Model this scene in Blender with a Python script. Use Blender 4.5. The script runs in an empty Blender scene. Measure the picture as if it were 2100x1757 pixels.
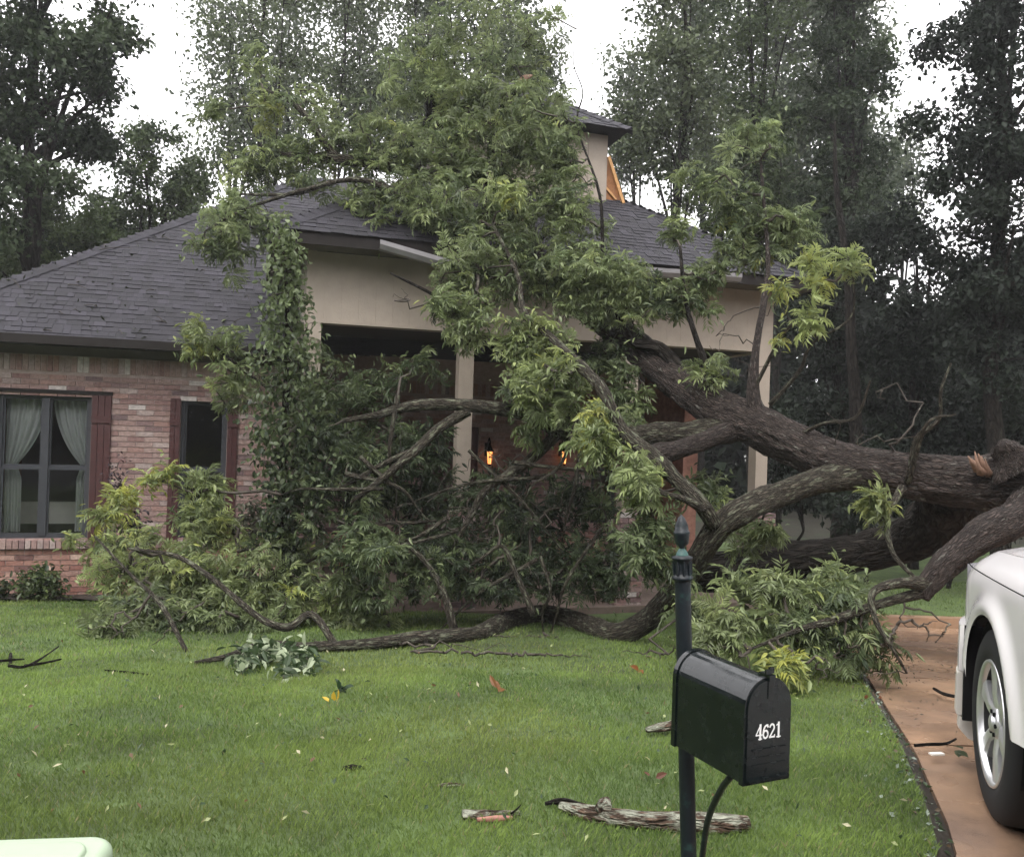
import bpy, math, random
import numpy as np
from mathutils import Matrix, Vector

SC = bpy.context.scene
COL = SC.collection
rng = np.random.default_rng(11)
random.seed(11)

# ------------------------------------------------------------------ camera
F_PX, CX, CY, EYE = 1750.0, 1050.0, 878.5, 1.53          # measured on a 2100 x 1757 view
PITCH, ROLL = math.atan((888 - CY) / F_PX), math.radians(1.8)
FW = np.array([0, math.cos(PITCH), math.sin(PITCH)])
_r0 = np.array([1.0, 0, 0]); _u0 = np.array([0, -math.sin(PITCH), math.cos(PITCH)])
RT = math.cos(ROLL) * _r0 + math.sin(ROLL) * _u0
UP = math.cos(ROLL) * _u0 - math.sin(ROLL) * _r0
CAMP = np.array([0, 0, EYE])
cam = bpy.data.cameras.new('camera')
cam.sensor_fit = 'HORIZONTAL'; cam.sensor_width = 36.0; cam.lens = F_PX / 2100 * 36
cam.clip_start = 0.05; cam.clip_end = 2000
camo = bpy.data.objects.new('camera', cam); COL.objects.link(camo)
camo.matrix_world = Matrix(((RT[0], UP[0], -FW[0], CAMP[0]), (RT[1], UP[1], -FW[1], CAMP[1]),
                            (RT[2], UP[2], -FW[2], CAMP[2]), (0, 0, 0, 1)))
SC.camera = camo

# ------------------------------------------------------------------ sky, sun, exposure
SUN_EL, SUN_AZ = math.radians(52), math.radians(200)      # azimuth clockwise from +Y
w = bpy.data.worlds.new('World'); SC.world = w; w.use_nodes = True
nt = w.node_tree; bg = nt.nodes['Background']
sky = nt.nodes.new('ShaderNodeTexSky'); sky.sky_type = 'NISHITA'; sky.sun_disc = False
sky.sun_elevation = SUN_EL; sky.sun_rotation = SUN_AZ; sky.dust_density = 6; sky.air_density = 1.2
hs = nt.nodes.new('ShaderNodeHueSaturation'); hs.inputs['Saturation'].default_value = 0.12
mx = nt.nodes.new('ShaderNodeMix'); mx.data_type = 'RGBA'; mx.inputs[0].default_value = 0.85
nt.links.new(sky.outputs[0], hs.inputs['Color']); nt.links.new(hs.outputs[0], mx.inputs[6])
mx.inputs[7].default_value = (9.0, 8.85, 9.1, 1)          # even overcast cloud cover over the clear sky
nt.links.new(mx.outputs[2], bg.inputs[0]); bg.inputs[1].default_value = 0.15
sun = bpy.data.lights.new('sun', 'SUN'); sun.energy = 0.75; sun.angle = math.radians(25); sun.color = (1, 0.96, 0.9)
suno = bpy.data.objects.new('sun', sun); COL.objects.link(suno)
sd = Vector((math.sin(SUN_AZ) * math.cos(SUN_EL), math.cos(SUN_AZ) * math.cos(SUN_EL), math.sin(SUN_EL)))
suno.rotation_euler = sd.to_track_quat('Z', 'Y').to_euler()
SC.view_settings.view_transform = 'Standard'; SC.view_settings.look = 'None'
SC.view_settings.exposure = 1.28; SC.view_settings.gamma = 1; SC.view_settings.use_curve_mapping = False

# ------------------------------------------------------------------ measuring helpers
def ray(u, v): return FW + RT * (u - CX) / F_PX + UP * (CY - v) / F_PX
def P(u, v, Y):
    d = ray(u, v); return CAMP + d * (Y / d[1])
def gz(y):
    y = np.minimum(np.asarray(y, float), 12.0)
    return -0.111 * np.logaddexp(0, (y - 4) * 3) / 3
def G(u, v, lift=0.0):
    d = ray(u, v); lo, hi = 1.0, 14.0
    f = lambda Y: (CAMP + d * (Y / d[1]))[2] - gz(Y) - 0.05
    for _ in range(50):
        m = (lo + hi) / 2
        if f(m) > 0: lo = m
        else: hi = m
    q = CAMP + d * (lo / d[1]); q[2] += lift; return q
YAW = math.radians(17); H0 = np.array([-2.41, 9.8, 0])

# ------------------------------------------------------------------ mesh helpers
class MB:
    def __init__(s): s.V = []; s.F = []; s.C = []; s.S = []; s.n = 0; s.hasS = False
    def add(s, V, F, col=(1, 1, 1), suv=None):
        V = np.asarray(V, float)
        if not isinstance(F, list): F = [F]
        for f in F:
            f = np.asarray(f)
            if f.size: s.F.append(f + s.n)
        s.V.append(V); col = np.asarray(col, float)
        s.C.append(np.broadcast_to(col, (len(V), 3)))
        if suv is None: s.S.append(np.zeros((len(V), 3)))
        else: s.S.append(suv); s.hasS = True
        s.n += len(V); return s
    def box(s, x0, x1, y0, y1, z0, z1, col=(1, 1, 1)):
        return s.add(BOXV * np.array([x1 - x0, y1 - y0, z1 - z0]) + np.array([x0, y0, z0]), BOXF, col)
    def obox(s, c, ex, ey, ez, col=(1, 1, 1)):              # oriented box, half axes
        c, ex, ey, ez = map(np.asarray, (c, ex, ey, ez)); k = BOXV * 2 - 1
        return s.add(c + k[:, :1] * ex + k[:, 1:2] * ey + k[:, 2:] * ez, BOXF, col)
    def bar(s, a, b, w, h, col=(1, 1, 1), upv=(0, 0, 1)):
        a = np.asarray(a, float); b = np.asarray(b, float); d = (b - a) / 2; e = d / np.linalg.norm(d)
        r = np.cross(e, upv); r /= np.linalg.norm(r); q = np.cross(r, e)
        return s.obox((a + b) / 2, d, r * w / 2, q * h / 2, col)
BOXV = np.array([[0,0,0],[1,0,0],[1,1,0],[0,1,0],[0,0,1],[1,0,1],[1,1,1],[0,1,1]], float)
BOXF = np.array([[0,3,2,1],[4,5,6,7],[0,1,5,4],[1,2,6,5],[2,3,7,6],[3,0,4,7]])

def build_mesh(name, mb, mat, smooth=False):
    V = np.concatenate(mb.V); C = np.concatenate(mb.C)
    me = bpy.data.meshes.new(name)
    me.vertices.add(len(V)); me.vertices.foreach_set('co', V.astype(np.float32).ravel())
    loops = np.concatenate([f.ravel() for f in mb.F]); tot = np.concatenate([np.full(len(f), f.shape[1]) for f in mb.F])
    me.loops.add(len(loops)); me.loops.foreach_set('vertex_index', loops.astype(np.int32))
    me.polygons.add(len(tot)); st = np.concatenate([[0], np.cumsum(tot)[:-1]])
    me.polygons.foreach_set('loop_start', st.astype(np.int32))
    me.polygons.foreach_set('loop_total', tot.astype(np.int32))
    me.polygons.foreach_set('use_smooth', np.full(len(tot), bool(smooth)))
    a = me.attributes.new('Col', 'FLOAT_COLOR', 'POINT')
    a.data.foreach_set('color', np.column_stack([C, np.ones(len(C))]).astype(np.float32).ravel())
    if mb.hasS:
        a = me.attributes.new('suv', 'FLOAT_VECTOR', 'POINT')
        a.data.foreach_set('vector', np.concatenate(mb.S).astype(np.float32).ravel())
    me.materials.append(mat); me.update(calc_edges=True); me.validate()
    return me
def tag(o, label=None, cat=None, group=None, kind=None):
    for k, v in (('label', label), ('category', cat), ('group', group), ('kind', kind)):
        if v: o[k] = v
    return o
def link(name, me, parent=None, loc=None):
    o = bpy.data.objects.new(name, me); COL.objects.link(o)
    if parent is not None: o.parent = parent
    if loc is not None: o.location = loc
    return o
def obj(name, mb, mat, parent=None, smooth=False, world=False, **kw):
    """one mesh object; world=True: vertices are world coordinates, parent is an unrotated Empty"""
    loc = None
    if parent is None and kw.get('cat'):
        V = np.concatenate(mb.V); c = (V.min(0) + V.max(0)) / 2; c[2] = V[:, 2].min()
        mb.V = [v - c for v in mb.V]; loc = c
    elif world:
        L = np.array(parent.location if parent.parent is None else parent.parent.location)
        mb.V = [v - L for v in mb.V]
    o = link(name, build_mesh(name, mb, mat, smooth), parent, loc)
    return tag(o, **kw)
def thing(name, loc, label, cat, group=None, rz=0):
    o = bpy.data.objects.new(name, None); COL.objects.link(o); o.location = loc; o.rotation_euler = (0, 0, rz)
    o.empty_display_size = 0.2
    return tag(o, label, cat, group)

def vnoise(p, seed=0):
    p = np.asarray(p, float); i = np.floor(p).astype(np.int64); f = p - i; f = f * f * (3 - 2 * f)
    def h(ix, iy, iz):
        n = (ix * 374761393 + iy * 668265263 + iz * 2147483647 + seed * 974634777) & 0xffffffff
        n = ((n ^ (n >> 13)) * 1274126177) & 0xffffffff
        return ((n ^ (n >> 16)) & 0xffff) / 65535.0
    r = 0
    for a in (0, 1):
        for b in (0, 1):
            for c in (0, 1):
                wgt = (f[:, 0] if a else 1 - f[:, 0]) * (f[:, 1] if b else 1 - f[:, 1]) * (f[:, 2] if c else 1 - f[:, 2])
                r = r + wgt * h(i[:, 0] + a, i[:, 1] + b, i[:, 2] + c)
    return r * 2 - 1

def spline(pts, rad, sub):
    pts = np.asarray(pts, float); rad = np.asarray(rad, float)
    if sub <= 1 or len(pts) < 2: return pts, rad
    p = np.vstack([2 * pts[0] - pts[1], pts, 2 * pts[-1] - pts[-2]]); out = []; ro = []
    for i in range(1, len(p) - 2):
        for t in np.linspace(0, 1, sub, endpoint=False):
            a, b, c, d = p[i - 1], p[i], p[i + 1], p[i + 2]
            out.append(.5 * (2 * b + (c - a) * t + (2 * a - 5 * b + 4 * c - d) * t * t + (3 * b - a - 3 * c + d) * t ** 3))
            ro.append(rad[i - 1] * (1 - t) + rad[i] * t)
    out.append(pts[-1]); ro.append(rad[-1]); return np.array(out), np.array(ro)

def tube(pts, rad, n=8, sub=4, rough=0.0, seed=0, cap=True, knots=0):
    p, r = spline(pts, rad, sub); m = len(p)
    if knots:
        kr = np.random.default_rng(seed + 500); sl = np.concatenate([[0], np.cumsum(np.linalg.norm(np.diff(p, axis=0), axis=1))])
        for q in range(knots): c_k = kr.uniform(0, sl[-1]); r = r * (1 + kr.uniform(.04, .15) * np.exp(-((sl - c_k) / (r * kr.uniform(.9, 1.8))) ** 2))
        p = p + np.stack([np.interp(np.arange(m), np.arange(0, m + 6, 6), kr.normal(0, 1, len(np.arange(0, m + 6, 6)))) for _ in range(3)], -1) * r[:, None] * .05
    tg = np.gradient(p, axis=0); tg /= np.linalg.norm(tg, axis=1)[:, None] + 1e-12
    ref = np.array([0, 0, 1.0]) if abs(tg[0][2]) < .9 else np.array([1.0, 0, 0])
    fr = []; a = np.cross(tg[0], ref); a /= np.linalg.norm(a)
    for i in range(m):
        a = a - tg[i] * (a @ tg[i]); a /= np.linalg.norm(a); fr.append((a, np.cross(tg[i], a)))
    A = np.array([x[0] for x in fr]); B = np.array([x[1] for x in fr])
    th = np.arange(n) / n * 2 * math.pi
    s = np.concatenate([[0], np.cumsum(np.linalg.norm(np.diff(p, axis=0), axis=1))])
    ct, st = np.cos(th), np.sin(th)
    rr = np.repeat(r[:, None], n, 1)
    suv = np.stack([rr * ct, rr * st, np.repeat(s[:, None], n, 1)], -1).reshape(-1, 3)
    if rough > 0:
        k = 1 + rough * (vnoise(suv * np.array([9, 9, 3.0]) + 31 * seed, seed) + .8 * vnoise(suv * np.array([34, 34, 7.0]) + 7, seed + 1)
                         + .5 * vnoise(suv * np.array([70, 70, 22.0]), seed + 2)).reshape(m, n)
        rr = rr * k
    V = (p[:, None] + A[:, None] * (rr * ct)[..., None] + B[:, None] * (rr * st)[..., None]).reshape(-1, 3)
    i = np.arange(m - 1)[:, None] * n; j = np.arange(n)[None]; j2 = (j + 1) % n
    F = np.stack([i + j, i + j2, i + n + j2, i + n + j], -1).reshape(-1, 4); Fs = [F]
    if cap:
        V = np.vstack([V, p[0], p[-1]]); suv = np.vstack([suv, suv[0], suv[m * n - 1]])
        jj = np.arange(n); k2 = (jj + 1) % n
        Fs.append(np.stack([k2, jj, np.full(n, m * n)], -1)); b = (m - 1) * n
        Fs.append(np.stack([b + jj, b + k2, np.full(n, m * n + 1)], -1))
    return V, Fs, suv

def lathe(prof, n=24, axis='z'):
    prof = np.asarray(prof, float); th = np.arange(n) / n * 2 * math.pi; m = len(prof)
    V = np.stack([prof[:, None, 0] * np.cos(th), prof[:, None, 0] * np.sin(th), np.repeat(prof[:, 1:2], n, 1)], -1).reshape(-1, 3)
    if axis == 'y': V = V[:, [0, 2, 1]]
    i = np.arange(m - 1)[:, None] * n; j = np.arange(n)[None]; j2 = (j + 1) % n
    return V, np.stack([i + j, i + j2, i + n + j2, i + n + j], -1).reshape(-1, 4)

# ------------------------------------------------------------------ materials
def M(name, base=(.5, .5, .5), rough=.6, noise=0., scale=8., bump=0., bscale=40., attr=False, metal=0., trans=0.,
      spec=.5, stain=None, stain_scale=1.5, stain_w=(.5, .65), suv=False, coat=0., rvar=0., furrow=None):
    m = bpy.data.materials.new(name); m.use_nodes = True; t = m.node_tree; N = t.nodes; L = t.links
    b = N['Principled BSDF']; b.inputs['Roughness'].default_value = rough; b.inputs['Metallic'].default_value = metal
    b.inputs['Specular IOR Level'].default_value = spec; b.inputs['Coat Weight'].default_value = coat
    b.inputs['Coat Roughness'].default_value = .08
    if suv:
        at = N.new('ShaderNodeAttribute'); at.attribute_name = 'suv'; vec = at.outputs['Vector']
        mp = N.new('ShaderNodeVectorMath'); mp.operation = 'MULTIPLY'; mp.inputs[1].default_value = (1, 1, .3)
        L.new(vec, mp.inputs[0]); vec = mp.outputs[0]
    else:
        ge = N.new('ShaderNodeNewGeometry'); vec = ge.outputs['Position']
    rgb = N.new('ShaderNodeRGB'); rgb.outputs[0].default_value = (*base, 1); c = rgb.outputs[0]
    def mul(a, bsock):
        k = N.new('ShaderNodeMix'); k.data_type = 'RGBA'; k.blend_type = 'MULTIPLY'; k.inputs[0].default_value = 1
        L.new(a, k.inputs[6]); L.new(bsock, k.inputs[7]); return k.outputs[2]
    def nz(sc, det=6):
        k = N.new('ShaderNodeTexNoise'); k.inputs['Scale'].default_value = sc; k.inputs['Detail'].default_value = det
        k.inputs['Roughness'].default_value = .62; L.new(vec, k.inputs['Vector']); return k.outputs[0]
    def ramp(s, a, bb, lo, hi):
        k = N.new('ShaderNodeMapRange'); k.inputs[1].default_value = a; k.inputs[2].default_value = bb
        k.inputs[3].default_value = lo; k.inputs[4].default_value = hi; L.new(s, k.inputs[0]); return k.outputs[0]
    if attr:
        at = N.new('ShaderNodeAttribute'); at.attribute_name = 'Col'; c = mul(c, at.outputs['Color'])
    if noise:
        c = mul(c, ramp(nz(scale), .28, .72, 1 - noise, 1 + noise))
    fh = None
    if furrow:
        vs_ = N.new('ShaderNodeVectorMath'); vs_.operation = 'MULTIPLY'; vs_.inputs[1].default_value = (furrow, furrow, furrow * .7)
        ad = N.new('ShaderNodeVectorMath'); ad.operation = 'ADD'; L.new(vec, vs_.inputs[0]); L.new(vs_.outputs[0], ad.inputs[0])
        kn = N.new('ShaderNodeTexNoise'); kn.inputs['Scale'].default_value = furrow * .9; kn.inputs['Detail'].default_value = 5; L.new(vec, kn.inputs['Vector'])
        sc_ = N.new('ShaderNodeVectorMath'); sc_.operation = 'SCALE'; sc_.inputs['Scale'].default_value = 1.7; L.new(kn.outputs[1], sc_.inputs[0]); L.new(sc_.outputs[0], ad.inputs[1])
        vo = N.new('ShaderNodeTexVoronoi'); vo.feature = 'DISTANCE_TO_EDGE'; vo.inputs['Scale'].default_value = 1; L.new(ad.outputs[0], vo.inputs['Vector'])
        fh = ramp(vo.outputs['Distance'], .0, .28, 0, 1); c = mul(c, ramp(vo.outputs['Distance'], .0, .30, .42, 1.12))
    if stain:
        k = N.new('ShaderNodeMix'); k.data_type = 'RGBA'
        L.new(ramp(nz(stain_scale, 8), *stain_w, 0, 1), k.inputs[0]); L.new(c, k.inputs[6]); k.inputs[7].default_value = (*stain, 1); c = k.outputs[2]
    L.new(c, b.inputs['Base Color'])
    if rvar: L.new(ramp(nz(stain_scale * 1.3, 4), .35, .65, max(.05, rough - rvar), rough + rvar), b.inputs['Roughness'])
    if bump:
        k = N.new('ShaderNodeBump'); k.inputs['Strength'].default_value = bump; k.inputs['Distance'].default_value = .02
        hh = nz(bscale, 8)
        if fh is not None:
            k.inputs['Distance'].default_value = .03; ad2 = N.new('ShaderNodeMath'); ad2.operation = 'MULTIPLY_ADD'; L.new(fh, ad2.inputs[0]); ad2.inputs[1].default_value = 1.0; L.new(hh, ad2.inputs[2]); hh = ad2.outputs[0]
        L.new(hh, k.inputs['Height']); L.new(k.outputs[0], b.inputs['Normal'])
    if trans:
        tr = N.new('ShaderNodeBsdfTranslucent'); L.new(c, tr.inputs[0]); ms = N.new('ShaderNodeMixShader'); ms.inputs[0].default_value = trans
        L.new(b.outputs[0], ms.inputs[1]); L.new(tr.outputs[0], ms.inputs[2]); L.new(ms.outputs[0], N['Material Output'].inputs[0])
    return m
def glass(name, tint=(1, 1, 1), refl=1.5):
    m = bpy.data.materials.new(name); m.use_nodes = True; t = m.node_tree; N = t.nodes; L = t.links; N.remove(N['Principled BSDF'])
    tr = N.new('ShaderNodeBsdfTransparent'); tr.inputs[0].default_value = (*tint, 1); g = N.new('ShaderNodeBsdfGlossy'); g.inputs[1].default_value = .02
    fr = N.new('ShaderNodeFresnel'); fr.inputs[0].default_value = refl; ms = N.new('ShaderNodeMixShader')
    L.new(fr.outputs[0], ms.inputs[0]); L.new(tr.outputs[0], ms.inputs[1]); L.new(g.outputs[0], ms.inputs[2]); L.new(ms.outputs[0], N['Material Output'].inputs[0])
    return m
def emit(name, col, s):
    m = bpy.data.materials.new(name); m.use_nodes = True; b = m.node_tree.nodes['Principled BSDF']
    b.inputs['Emission Color'].default_value = (*col, 1); b.inputs['Emission Strength'].default_value = s; b.inputs['Base Color'].default_value = (*col, 1)
    return m

m_ground = M('forest_floor', (.025, .022, .013), .95, .5, 3, .6, 20, stain=(.03, .05, .015), stain_scale=.8)
m_lawn = M('lawn_turf', (.075, .115, .032), .9, .45, 2.2, .8, 90, stain=(.045, .06, .02), stain_scale=.9)
m_soil = M('wet_soil', (.03, .024, .017), .8, .4, 14, .8, 40)
m_grass = M('grass_blades', (1, 1, 1), .55, .18, 1.7, attr=True, trans=.3, spec=.3)
m_drive = M('brown_concrete', (.33, .21, .132), .26, .22, 5, .15, 120, stain=(.165, .11, .08), stain_scale=.9, stain_w=(.40, .64), rvar=.16)
m_road = M('asphalt', (.05, .05, .05), .8, .3, 20, .4, 150)
m_mortar = M('mortar', (.33, .26, .235), .9, .2, 15, .3, 80)
m_brick = M('brick', (1, 1, 1), .88, .3, 26, .5, 90, attr=True, spec=.2, stain=(.25, .15, .13), stain_scale=.9, stain_w=(.62, .85))
m_shingle = M('shingle', (1, 1, 1), .75, .3, 60, .6, 220, attr=True)
m_roofdeck = M('roof_deck', (.025, .0225, .028), .85, .3, 30, .5, 120)
m_fascia = M('dark_fascia', (.022, .019, .018), .8, .2, 6, spec=.15)
m_frieze = M('olive_frieze', (.10, .085, .065), .8, .15, 5)
m_beige = M('beige_siding', (.36, .305, .25), .7, .08, 6, .12, 60, stain=(.30, .255, .21), stain_scale=2.6, stain_w=(.55, .8))
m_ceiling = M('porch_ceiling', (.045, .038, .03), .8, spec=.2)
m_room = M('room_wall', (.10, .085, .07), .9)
m_frame = M('window_frame', (.04, .042, .05), .45, .1, 8)
m_shutter = M('shutter_red', (.055, .016, .016), .55, .22, 12, .15, 90)
m_glass = glass('window_glass', (.9, .92, .92))
m_curtain = M('curtain', (.74, .76, .74), .9, .06, 12, trans=.25)
m_white = M('white_fabric', (.7, .68, .62), .85, .06, 10)
m_wood = M('raw_wood', (.55, .30, .12), .7, .25, 25, .2, 60)
m_ply = M('plywood_edge', (.33, .15, .06), .75, .35, 14, .3, 50)
m_splinter = M('split_wood', (.24, .145, .10), .8, .35, 22, .5, 60)
m_gutter = M('gutter_metal', (.24, .23, .235), .5, .12, 7, metal=.3)
m_bark = M('bark', (.075, .058, .05), .85, .5, 30, 1.0, 60, suv=True, spec=.25, furrow=52, stain=(.24, .235, .20), stain_scale=26, stain_w=(.60, .70))
m_barkm = M('mossy_bark', (.085, .073, .055), .88, .5, 40, 1.0, 70, suv=True, spec=.2, furrow=56, stain=(.22, .23, .16), stain_scale=30, stain_w=(.53, .64))
m_barkd = M('dark_bark', (.03, .026, .022), .92, .5, 15, 1.0, 40, suv=True, spec=.1, furrow=16, stain=(.07, .07, .055), stain_scale=9, stain_w=(.62, .75))
m_lich = M('lichen_log', (.13, .085, .06), .9, .6, 30, 1.0, 70, suv=True, spec=.2, furrow=40, stain=(.42, .43, .34), stain_scale=38, stain_w=(.46, .58))
m_twig = M('twig', (.05, .04, .03), .8, .4, 20, stain=(.2, .2, .15), stain_scale=14, stain_w=(.58, .7))
m_leaf = M('leaf', (1, 1, 1), .42, .2, 1.3, attr=True, trans=.38, spec=.45)
m_leafb = M('leaf_far', (1, 1, 1), .6, .15, .5, attr=True, trans=.3, spec=.25)
m_mail = M('mailbox_paint', (.0035, .006, .0065), .24, .3, 30, .05, 160, spec=.4, coat=.25, stain=(.012, .017, .017), stain_scale=22, stain_w=(.58, .78), rvar=.08)
m_iron = M('post_paint', (.008, .012, .015), .4, .3, 30, .15, 80, spec=.35, stain=(.02, .05, .045), stain_scale=30, stain_w=(.58, .75))
m_verd = M('verdigris', (.03, .085, .075), .5, .5, 40, .2, 80)
m_num = M('number_white', (.82, .82, .80), .5)
m_paint = M('truck_paint', (.80, .775, .77), .22, coat=.8)
m_trim = M('bumper_trim', (.62, .59, .54), .35)
m_black = M('black_plastic', (.004, .004, .004), .8, spec=.2)
m_tyre = M('tyre_rubber', (.007, .007, .0075), .8, .2, 30)
m_chrome = M('alloy', (.74, .74, .75), .32, metal=.75)
m_barrel = M('wheel_barrel', (.06, .06, .062), .5, metal=.5)
m_lens = M('lens', (.25, .25, .26), .1, metal=.2)
m_carglass = M('car_glass', (.02, .024, .026), .05)
m_box = M('pale_green_enamel', (.34, .42, .30), .35, .06, 6)
m_lamp = emit('lamp_glow', (1, .33, .09), 1.1)

# ------------------------------------------------------------------ ground, lawn, driveway, road
EDY = np.array([1.6, 2.2, 2.75, 3.1, 3.49, 3.9, 4.36, 5.4, 6.69, 8.5, 10.6, 12.0]); EDX = np.array([.25, .8, 1.33, 1.60, 1.75, 1.88, 2.04, 2.36, 2.77, 3.35, 4.0, 4.4])
def edge(y): return np.interp(y, EDY, EDX)
def grid(xs, ys, zf):
    X, Y = np.meshgrid(xs, ys); Z = zf(X, Y); nx, ny = len(xs), len(ys)
    i = np.arange(ny - 1)[:, None] * nx; j = np.arange(nx - 1)[None]
    return np.stack([X, Y, Z], -1).reshape(-1, 3), np.stack([i + j, i + j + 1, i + nx + j + 1, i + nx + j], -1).reshape(-1, 4)
xs = np.concatenate([[-900, -300, -90, -40], np.arange(-20, 20.1, 1), [40, 90, 300, 900]])
ys = np.concatenate([[-900, -200, -40, -10, -3], np.arange(0, 14.1, .5), [18, 25, 40, 90, 300, 900]])
V, Fq = grid(xs, ys, lambda X, Y: gz(Y) - .03); obj('ground', MB().add(V, Fq), m_ground, smooth=True, kind='structure')
# lawn left of the driveway, as one sheet with a soil skirt at the drive
ly = np.concatenate([np.arange(1.6, 12.01, .2)]); lu = np.concatenate([np.linspace(0, .6, 14)[:-1], np.linspace(.6, 1, 46)])
X = -16 + (edge(ly)[:, None] + 16) * lu[None]; Yg = np.repeat(ly[:, None], len(lu), 1)
def lawn_z(x, y): return gz(y) + .05 + .025 * vnoise(np.stack([x * 1.1, y * 1.1, 0 * x], -1).reshape(-1, 3), 5).reshape(np.shape(x)) * np.clip((edge(y) - x) * 2, 0, 1)
Zg = lawn_z(X, Yg); nx = len(lu)
V = np.stack([X, Yg, Zg], -1).reshape(-1, 3)
i = np.arange(len(ly) - 1)[:, None] * nx; j = np.arange(nx - 1)[None]
lawn = obj('lawn', MB().add(V, np.stack([i + j, i + j + 1, i + nx + j + 1, i + nx + j], -1).reshape(-1, 4)), m_lawn, smooth=True, kind='structure')
e = np.stack([edge(ly), ly, gz(ly) + .05], -1); d = e.copy(); d[:, 2] -= .075; d[:, 0] += .09
k = np.arange(len(ly) - 1)
obj('soil_edge', MB().add(np.vstack([e, d]), np.stack([k, k + 1, k + 1 + len(ly), k + len(ly)], -1)), m_soil, kind='structure')
# lawn beyond the drive
V, Fq = grid(np.arange(4.2, 22, .8), np.arange(10.72, 20, .6), lambda X, Y: gz(Y) + .05); obj('lawn', MB().add(V, Fq), m_lawn, smooth=True, kind='structure')
# driveway of poured slabs with joints
drv = bpy.data.objects.new('driveway', None); COL.objects.link(drv); tag(drv, 'brown stained concrete driveway right of the lawn', kind='structure')
jy = [1.6, 4.55, 6.7, 8.7, 10.6]
for a, b in zip(jy[:-1], jy[1:]):
    for side in (0, 1):
        yy = np.linspace(a + .013, b - .013, 12)
        x0 = edge(yy) + .075 if side == 0 else np.full(12, 5.607); x1 = np.full(12, 5.593) if side == 0 else np.full(12, 11.)
        T = []
        for dz in (0.012, -.08):
            for t in np.linspace(0, 1, 5): T.append(np.stack([x0 * (1 - t) + x1 * t, yy, gz(yy) + dz], -1))
        V = np.concatenate(T); Fl = []
        for lay, off in ((0, 0), (1, 60)):
            for c in range(4):
                kk = np.arange(11); Fl.append(np.stack([off + c * 12 + kk, off + c * 12 + 12 + kk, off + c * 12 + 13 + kk, off + c * 12 + 1 + kk], -1))
        kk = np.arange(11); Fl.append(np.stack([kk, kk + 1, 61 + kk, 60 + kk], -1)); Fl.append(np.stack([48 + kk, 108 + kk, 109 + kk, 49 + kk], -1))
        cc = np.arange(4) * 12; Fl.append(np.stack([cc, 60 + cc, 72 + cc, 12 + cc], -1)); Fl.append(np.stack([cc + 11, 23 + cc, 83 + cc, 71 + cc], -1))
        obj('slab', MB().add(V, Fl), m_drive, drv)
mb = MB().box(3.9, 11, 10.61, 10.75, -.95, -.60); obj('kerb', mb, m_drive, drv)
V, Fq = grid(np.array([-60, -20, 0, 20, 60.]), np.array([-7, -3, 1.45]), lambda X, Y: 0 * X - .012); obj('road', MB().add(V, Fq), m_road, kind='structure')

# ------------------------------------------------------------------ house (local axes: x along the front, y to the back)
house = thing('brick_house', H0, 'brick house with dark hip roofs, beige porch front and a small roof tower', 'house', rz=YAW)
WY, WX0, WX1, GZ = 1.71, -4.29, 6.2, -.78
W1, W2 = (-3.52, -2.48), (-1.43, -.86); WZ = (.03, 1.84)
DOOR, W3 = (2.1, 3.0), (5.0, 5.8); PY = 3.4
def brick_wall():
    o = MB()
    for xs_, yf, first in (([WX0, *W1, *W2, 0.], WY, WZ[0]), ([0., *DOOR, *W3, WX1], PY, -.58)):
        y0, y1 = yf + .008, yf + .25
        for n_, (a, b) in enumerate(zip(xs_[:-1], xs_[1:])):
            if n_ % 2 == 0: o.box(a, b, y0, y1, GZ - .3, 2.72)
            elif a == DOOR[0]: o.box(a, b, y0, y1, 1.62, 2.72); o.box(a, b, y0, y1, GZ - .3, -.58)
            else: o.box(a, b, y0, y1, WZ[1], 2.72); o.box(a, b, y0, y1, GZ - .3, WZ[0])
    o.box(-.10, -.002, WY + .251, PY + .2, GZ - .3, 2.72)
    return o
wall = obj('front_wall', brick_wall(), m_mortar, house)
mb = MB().box(WX0, WX0 + .25, WY + .252, 11, GZ - .3, 2.72).box(WX1 - .25, WX1, WY + .252, 11, GZ - .3, 2.72).box(WX0, WX1, 11.002, 11.25, GZ - .3, 2.72)
obj('side_wall', mb, M('plain_brick', (.3, .15, .11), .9, .4, 9, .3, 40), house)
mb = MB().box(WX0 + .26, -.11, WY + .26, 10.9, -.25, -.17).box(-.109, WX1 - .26, PY + .26, 10.9, -.25, -.17).box(WX0 + .26, WX1 - .26, 5.2, 5.3, -.17, 2.44).box(-.3, -.2, WY + .26, 5.19, -.169, 2.44).box(WX0 + .26, -.11, WY + .26, 10.9, 2.45, 2.55).box(-.109, WX1 - .26, PY + .26, 10.9, 2.45, 2.55)
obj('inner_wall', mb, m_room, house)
BR = [(0.285, 0.191, 0.174), (0.333, 0.238, 0.215), (0.243, 0.152, 0.141), (0.313, 0.242, 0.226), (0.209, 0.141, 0.137), (0.379, 0.304, 0.283), (0.295, 0.202, 0.184), (0.494, 0.444, 0.42), (0.171, 0.121, 0.121), (0.313, 0.198, 0.174)]
BW = [.24, .24, .14, .1, .08, .06, .08, .05, .04, .07]
LOW = np.array((1.0, .80, .70))     # the courses under the sills are a redder brick
bl, bh, bd = .194, .0577, .06
bm_h = [build_mesh('brick', MB().box(-bl / 2, bl / 2, 0, bd, -bh / 2, bh / 2, c), m_brick) for c in BR]
bm_lo = [build_mesh('brick', MB().box(-bl / 2, bl / 2, 0, bd, -bh / 2, bh / 2, np.array(c) * LOW), m_brick) for c in BR]
bm_s = [build_mesh('soldier_brick', MB().box(-bh / 2, bh / 2, 0, bd, -bl / 2, bl / 2, c), m_brick) for c in BR]
rest = MB(); cand = []
CR = .0677
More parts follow.
